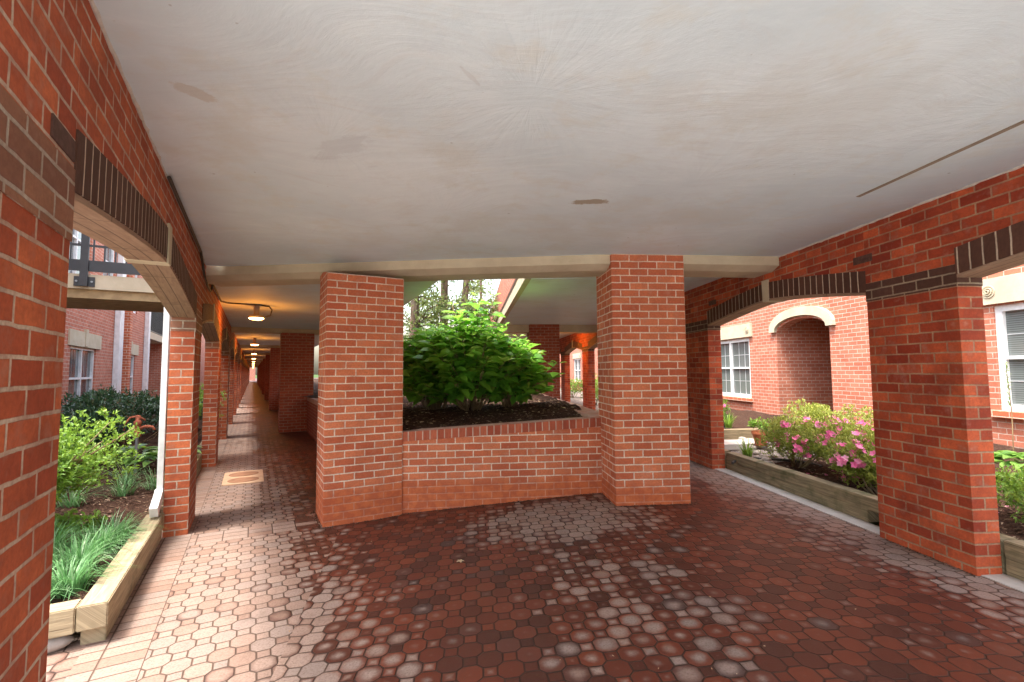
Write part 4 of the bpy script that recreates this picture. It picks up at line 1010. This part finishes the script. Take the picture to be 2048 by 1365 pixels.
# walkway bridge from the arcade to the left building
br = thing('footbridge', 'concrete walkway with black railing crossing above the left garden', 'footbridge', 'L', (-1.9, 9.0, 2.5))
mk('deck', B(-3.298, -0.714, 8.9, 10.4, 2.50, 2.66), simple("stained_timber_beam", (0.42, 0.30, 0.16), 0.85, c2=(0.30, 0.21, 0.11)), br, base=(-1.9, 9, 2.5))
mk('edge_band', B(-3.297, -0.715, 8.84, 8.899, 2.63, 2.84), STONE, br, base=(-1.9, 9, 2.5))
bm = bmesh.new()
box(bm, -3.29, -0.73, 8.80, 8.835, 2.88, 3.04); box(bm, -3.29, -0.73, 8.80, 8.83, 3.24, 3.27); box(bm, -3.29, -0.73, 8.79, 8.84, 3.98, 4.03)
for k in range(20): box(bm, -3.2 + k * .125, -3.18 + k * .125, 8.806, 8.826, 3.04, 3.98)
mk('railing', bm, BLACK, br, base=(-1.9, 9, 2.5))
post = mk('railing_post', B(-2.20, -2.11, 8.765, 8.799, 2.66, 4.0), BLACK, br, base=(-1.9, 9, 2.5))
bm = B(-2.27, -2.04, 8.815, 8.838, 2.66, 2.80)
pp = mk('bracket_plate', bm, BLACK, post, base=(-1.9, 9, 2.5))
bm = bmesh.new()
for t_, z_2 in ((-2.24, 2.73), (-2.07, 2.73)): bm = bmesh.new(); tube(bm, [(t_, 8.80, z_2), (t_, 8.815, z_2)], 0.014, 8); mk('bolt', bm, GREYM, post, base=(-1.9, 9, 2.5))

# right building: facade plane at t = 7, outside toward -t
rbase = (7.2, 2.0, 0)
rb = thing('apartment_building', 'red brick building with arched recess and stone lintels across the right garden', 'building', 'R', rbase)
rec = (8.66, 10.28)
bm = bmesh.new()
rw_ = [(11.35, 13.25, 0.69, 2.22, 2), (3.9, 5.74, 0.84, 2.24, 2), (17.2, 19, .69, 2.22, 2), (22, 24, .69, 2.22, 2), (30, 32, .69, 2.22, 2)]
hs, he = rec; cs = (hs + he) / 2; hw = (he - hs) / 2; zsp, zap = 2.18, 2.50
wall_open(bm, 7.0, 7.25, 1.0, hs, -0.1, 9, [q[:4] for q in rw_ if q[0] < hs]); wall_open(bm, 7.0, 7.25, he, 60, -0.1, 9, [q[:4] for q in rw_ if q[0] > hs])
arcp = [(cs + hw * math.cos(a), zsp + (zap - zsp) * math.sin(a)) for a in np.linspace(0, math.pi, 21)]
prism(bm, arcp + [(hs, 9), (he, 9)], 7.0, 7.25, 'x')
mk('wall', bm, BR_FAR, rb, base=rbase)
bm = bmesh.new(); box(bm, 7.251, 8.7, hs - .25, hs, -0.1, 3.2); box(bm, 7.251, 8.7, he, he + .25, -0.1, 3.2); box(bm, 8.7, 8.9, hs - .25, he + .25, -0.1, 3.2); box(bm, 7.251, 8.7, hs, he, 2.6, 2.8)
mk('recess_walls', bm, BR_FAR, rb, base=rbase)
def arc_stone(o0, o1, zf, zt, th, zfo):
    bm = bmesh.new(); c = (o0 + o1) / 2; h = (o1 - o0) / 2; A = np.linspace(0, math.pi, 25)
    outer = [(c + (h) * math.cos(a), zf + (zt - zf) * math.sin(a) ** 0.8) for a in A]; inner = [(c + (h - th) * math.cos(a), zf + (zt - zf - th) * math.sin(a) ** 0.9) for a in A]
    for i in range(24): prism(bm, [outer[i], outer[i + 1], inner[i + 1], inner[i]], 6.93, 7.249, 'x')
    return bm
bm = arc_stone(hs - .17, he + .17, 2.26, 2.74, 0.185, 0); bmesh.ops.remove_doubles(bm, verts=bm.verts, dist=1e-4); mk('stone_arch', bm, STONE, rb, base=rbase)
bm = bmesh.new(); lathe(bm, [(0.03, 0), (0.075, .03), (0.085, .20), (0.05, .27), (0.015, .32)], (7.30, hs + 0.15, 1.83), 10); mk('wall_lantern', bm, BLACK, rb, base=rbase)
for q in rw_:
    wn_ = window(rb, rbase, 7.0, -1, q[0], q[1], q[2], q[3], 2, (3, 2), BLIND, 0.085)
    mk('lintel', B(6.95, 7.06, q[0] - .15, q[1] + .16, q[3] + .02, q[3] + .36), STONE, rb, base=rbase)
    for s_c in (q[0] + .02, q[1] - .0):
        bm = bmesh.new()
        for r_o, dp in ((0.085, 0.010), (0.055, 0.018), (0.028, 0.026)):
            n = 20; pts = [(s_c + r_o * math.cos(a * 2 * math.pi / n), q[3] + .19 + r_o * math.sin(a * 2 * math.pi / n)) for a in range(n)]; pin = [(s_c + (r_o - .013) * math.cos(a * 2 * math.pi / n), q[3] + .19 + (r_o - .013) * math.sin(a * 2 * math.pi / n)) for a in range(n)]
            for a in range(n): prism(bm, [pts[a], pts[(a + 1) % n], pin[(a + 1) % n], pin[a]], 6.95 - dp, 6.951, 'x')
        mk('rosette', bm, STONE, rb, base=rbase)
    mk('sill', B(6.93, 7.10, q[0] - .06, q[1] + .10, q[2] - .085, q[2] - .002), BR_PIER, rb, base=rbase)
mk('back_wall', B(8.9, 9.0, 1.0, 60, -.1, 9), simple("dark_room2", (0.03, 0.03, 0.03), 0.9), rb, base=rbase)

# ------------------------------------------------------------------ right garden
RG = lambda t, s: w2('R', t, s)
def rg_z(x, y):
    t, s = fr2('R', x, y); return 0.115 + 0.04 * nz(x, y, 1.5, 5) + 0.012 * nz(x, y, 9, 6) + max(0, t - 4.2) * 0.10
hf('garden_soil', lambda t, s: True, 3.72, 6.99, 1.5, 6.3, 0.08, lambda t, s: rg_z(*w2('R', t, s)), MULCH, fr='R')
hf('garden_soil', lambda t, s: True, 5.2, 6.99, 6.28, 14, 0.10, lambda t, s: rg_z(*w2('R', t, s)) - 0.006, MULCH, fr='R')
hf('garden_soil', lambda t, s: True, 3.72, 5.25, 6.28, 14, 0.10, lambda t, s: rg_z(*w2('R', t, s)) - 0.004, GRAVEL, fr='R')
hf('garden_soil', lambda t, s: True, 3.62, 6.99, 13.9, 60, 0.6, lambda t, s: 0.16, GRAVEL, fr='R')
tag(mk('kerb', B(3.43, 3.60, -3, 60, -0.05, 0.006), KERB, fr='R'), kind='structure')
def grain(root):
    for u_ in root.children:
        ulx = u_.data.uv_layers[0].data
        for p in u_.data.polygons:
            for li in p.loop_indices:
                v = u_.data.vertices[u_.data.loops[li].vertex_index].co; ulx[li].uv = (v.y, v.z + v.x)
for k, (a, b) in enumerate(((-0.2, 2.985), (3.0, 6.50), (6.6, 10.02), (10.1, 20))):
    te = thing('timber_edging', ['dark timber edging at the right edge by the hosta', 'long mossy timber edging below the pink azaleas', 'timber edging behind the far right pillar', 'timber edging far down the right garden'][k], 'edging', 'R', (3.66, a, 0), 'timber edgings of the right garden')
    if k == 1:
        mk('timber', B(3.592, 3.73, a, b, 0.122, 0.235), WOODR, te, base=(3.66, a, 0), bevel=0.006)
        mk('timber', B(3.597, 3.73, a, 3.95, 0.005, 0.12), WOODR, te, base=(3.66, a, 0), bevel=0.005)
        mk('timber', B(3.597, 3.73, 4.10, b, 0.005, 0.12), WOODR, te, base=(3.66, a, 0), bevel=0.005)
    else:
        mk('timber', B(3.592, 3.73, a, b, 0.122, 0.235), WOODR, te, base=(3.66, a, 0), bevel=0.006)
        mk('timber', B(3.597, 3.73, a, b, 0.005, 0.12), WOODR, te, base=(3.66, a, 0), bevel=0.005)
    grain(te)
grain(tb) if False else None
AZ = [(4.22, 5.9, .50, .62, .82, 'pink flowering azalea nearest the far right pillar'), (4.5, 5.0, .66, .6, .92, 'pink flowering azalea in the middle of the timber bed'), (4.08, 4.50, .42, .45, .74, 'pink flowering azalea beside the near right pillar'), (5.3, 6.6, .6, .6, .85, 'pink azalea at the back of the bed by the arched recess')]
for k, (t, s, rx, ry, rz, lab) in enumerate(AZ):
    x, y = RG(t, s); bush('azalea_bush', lab, x, y, rg_z(x, y), rx, ry, rz * 0.78, 11000, 0.040, 0.019, LF_AZ, 100 + k, group='pink azaleas in the right garden', flowers=(60, 85, 60, 20)[k], lumps=12, bottom=0.22, nst=12, stem_r=0.008, up=0.9)
scatter_chips('fallen_petals', 60, (2.9, 4.4, 3.3, 6.2), rg_z, lambda x, y: fr2('R', x, y)[0] > 3.8, PINK, 0.04, 0.035, 9)
scatter_chips('mulch_chips', 1800, (2.9, 4.6, 2.6, 6.6), rg_z, lambda x, y: fr2('R', x, y)[0] > 3.74, CHIP, 0.04, 0.015, 10)
x, y = RG(4.0, 6.65); liriope(x, y, rg_z(x, y), 60, 0.30, 'pale yellow-green grass tuft among the pebbles beyond the azaleas', None, 120, 0.9, LF_AZL, 0.012)
x, y = RG(5.0, 8.9); liriope(x, y, rg_z(x, y) + .1, 70, 0.30, 'grass tuft beside the dark pot below the far window', None, 121, 0.9, LF_AZL, 0.012)
r = random.Random(4)
for k in range(46):
    t, s = r.uniform(3.78, 4.9), r.uniform(6.2, 8.2); x, y = RG(t, s); bm = bmesh.new(); bmesh.ops.create_icosphere(bm, subdivisions=2, radius=1); q = r.uniform(.03, .075)
    for v in bm.verts: v.co = Vector((v.co.x * q * 1.3, v.co.y * q, v.co.z * q * .55)) * (1 + 0.25 * mn.noise(v.co * 2 + Vector((k, 0, 0))))
    o = mk('garden_stone', bm, PEBBLE, smooth=True); o.location = (x, y, rg_z(x, y) + q * .25); o.rotation_euler = (0, 0, r.uniform(0, 6)); tag(o, 'loose pale stone in the pebble bed beyond the azaleas', 'stone', 'loose stones in the right garden')
def pot(label, t, s, z, r0, h, mat, seed):
    p = thing('plant_pot', label, 'pot', 'R', (t, s, z)); bm = bmesh.new(); lathe(bm, [(r0 * .68, 0), (r0, h * .82), (r0 * 1.1, h * .82), (r0 * 1.1, h), (r0 * .95, h), (r0 * .9, h * .85), (0.01, h * .84)], (t, s, z), 24); mk('pot', bm, mat, p, base=(t, s, z), smooth=False)
    return p
zp = rg_z(*RG(5.0, 8.0))
pot('orange terracotta pot at the foot of the building wall', 4.6, 7.25, zp, 0.12, 0.22, TERRA, 1)
x, y = RG(4.6, 7.25); bush('potted_plant', 'small leafy plant growing in the terracotta pot', x, y, zp + 0.19, .18, .18, .24, 400, .05, .025, LF_AZL, 130, lumps=4, bottom=0.05, nst=5, stem_r=.004, cat='plant')
pot('dark plant pot below the far window', 5.1, 9.3, zp + .05, 0.16, 0.24, BLACK, 2)
x, y = RG(5.1, 9.3); bush('potted_plant', 'leafy plant growing in the dark pot below the far window', x, y, zp + 0.26, .26, .26, .42, 600, .05, .022, LF_AZL, 131, lumps=5, bottom=0.05, nst=6, stem_r=.004, cat='plant', flowers=4)
ts_ = mk('garden_step', B(3.9, 6.3, 8.1, 8.25, 0.1, 0.34), WOODR, fr='R', base=(4, 8.1, .1)); tag(ts_, 'low timber step across the pebble bed', 'step')
st = mk('stepping_slab', B(3.95, 5.3, 7.35, 7.85, 0.12, 0.205), KERB, fr='R', base=(4, 7.35, .1)); tag(st, 'flat pale slab among the pebbles', 'slab')
bm = bmesh.new(); tube(bm, [(*RG(3.95 + 0.55 * math.sin(a), 6.05 + 0.35 * math.cos(a * 1.3)), rg_z(*RG(4, 6)) + .035) for a in np.linspace(-1.0, 1.9, 18)], 0.018, 8)
tag(mk('garden_hose', bm, CONDU, base=(3.4, 6.2, .15)), 'dark hose curving along the edge of the mulch bed', 'hose')
# right edge bed
x, y = RG(5.55, 4.35); hosta('large hosta with pale edged leaves below the near right window', x, y, rg_z(x, y) + .06, 46, 0.22, 140)
x, y = RG(4.2, 2.75); bush('golden_shrub', 'low golden green shrub at the right edge by the timber', x, y, rg_z(x, y), .50, .55, .52, 3600, .035, .016, LF_AZL, 141, lumps=9, bottom=0.1, nst=8, stem_r=.005)
x, y = RG(4.55, 3.45); bush('golden_shrub', 'low golden green shrub close behind the near right pillar', x, y, rg_z(x, y), .40, .40, .45, 2400, .035, .016, LF_AZL, 142, lumps=7, bottom=0.1, nst=8, stem_r=.005)
for k, (t, s, h) in enumerate(((6.2, 4.98, 1.15), (5.7, 4.82, .85))):
    x, y = RG(t, s); z0 = rg_z(x, y); tt = thing('flower_stalk', ['tall thin budding stalk in front of the near right window', 'shorter thin stalk beside the near right pillar'][k], 'plant', 'W', (x, y, z0)); bm = bmesh.new(); tube(bm, [(x, y, z0), (x + .02, y, z0 + h * .5), (x - .01, y, z0 + h)], [.006, .005, .002], 5); mk('stem', bm, TWIG, tt, base=(x, y, z0))
    it = []
    for q in range(60): zz = z0 + h * (1 - (q / 60) * .45); d = rdir(random.Random(q + k * 99), .8); it.append((x, y, zz, *d, 0, 0, 1, .04, .014, .5))
    leafset('buds', it, LF_AZL, tt, (x, y, z0))
for k, (t, s) in enumerate(((4.6, 12.2), (4.9, 14.6), (4.5, 17.0), (5.4, 19.5), (4.7, 22.0), (6.0, 16.0))):
    x, y = RG(t, s); bush('garden_shrub', ['first', 'second', 'third', 'fourth', 'fifth', 'sixth'][k] + ' green shrub down the right garden seen between the far pillars', x, y, .12, .75, .8, 1.05, 2200, .06, .03, LF_AZL, 150 + k, group='shrubs down the right garden')
# far court backdrop trees and the far end of the passage
for k, (x, y) in enumerate(((-9, 34), (-14, 42), (-4, 38))):
    tree(['distant leafy tree at the left end of the court', 'distant tall tree behind the passage roofs', 'distant leafy tree at the right end of the court'][k], x, y, 8.5, .25, (.3, .2), 20 + k, 50, 2.6, group='distant trees', nleaf=12)
x, y = w2('L', 0.4, 118)
eb = mk('end_building', B(-1.4, 0.5, 118, 119, -0.15, 6), BR_FAR, fr='L', base=(0, 118, -.15)); eb.name = 'garden_wall'; tag(eb, 'small brick wall seen in daylight at the far end of the left passage', 'wall')
def near_base(x, y):
    px, py = P2(x, y); tl, sl_ = fr2('L', x, y); tr, sr = fr2('R', x, y)
    if -1.3 < px - 0 and px < xb and yf - 0.05 < py < yf - 0.004: return True
    if 0.60 < tl < 1.46 and 5.11 < sl_ < 5.155: return True
    if 0.60 < tl < 0.65 and 5.11 < sl_ < 5.8: return True
    if 1.45 < tr < 2.33 and 4.83 < sr < 4.87: return True
    if 2.30 < tr < 2.34 and 4.85 < sr < 5.5: return True
    return 3.35 < tr < 3.393 and (2.95 < sr < 3.8 or 6.5 < sr < 7.3)
scatter_chips('grit', 1500, (-2.4, 3.4, 2.8, 7.4), floor_z, near_base, CHIP, 0.014, 0.009, 17)
# a dry leaf on the pavers
r = random.Random(2); it = []
for k in range(5): a = k * 1.25; it.append((-0.42, 3.82, floor_z(-.42, 3.82) + .006, math.cos(a), math.sin(a), .15, 0, 0, 1, .035, .022, .8))
tag(leafset('fallen_leaf', it, DRYL), 'pale dry leaf lying on the pavers in front of the planter wall', 'leaf')
scatter_chips('leaf_litter', 260, (-2.2, 1.4, 5.35, 8.5), soil_z, lambda x, y: in_planter(x, y, 0.05), DRYL, 0.05, 0.03, 16)
scatter_chips('floor_debris', 90, (-1.5, 3.2, 1.8, 5.4), floor_z, lambda x, y: True, DRYL, 0.012, 0.006, 15)

for o in list(bpy.data.objects):
    if '_b' in o: del o['_b']
    if o.parent is None and o.type in ('MESH', 'EMPTY') and not o.get('kind') and not o.get('label'): print('UNLABELLED', o.name)
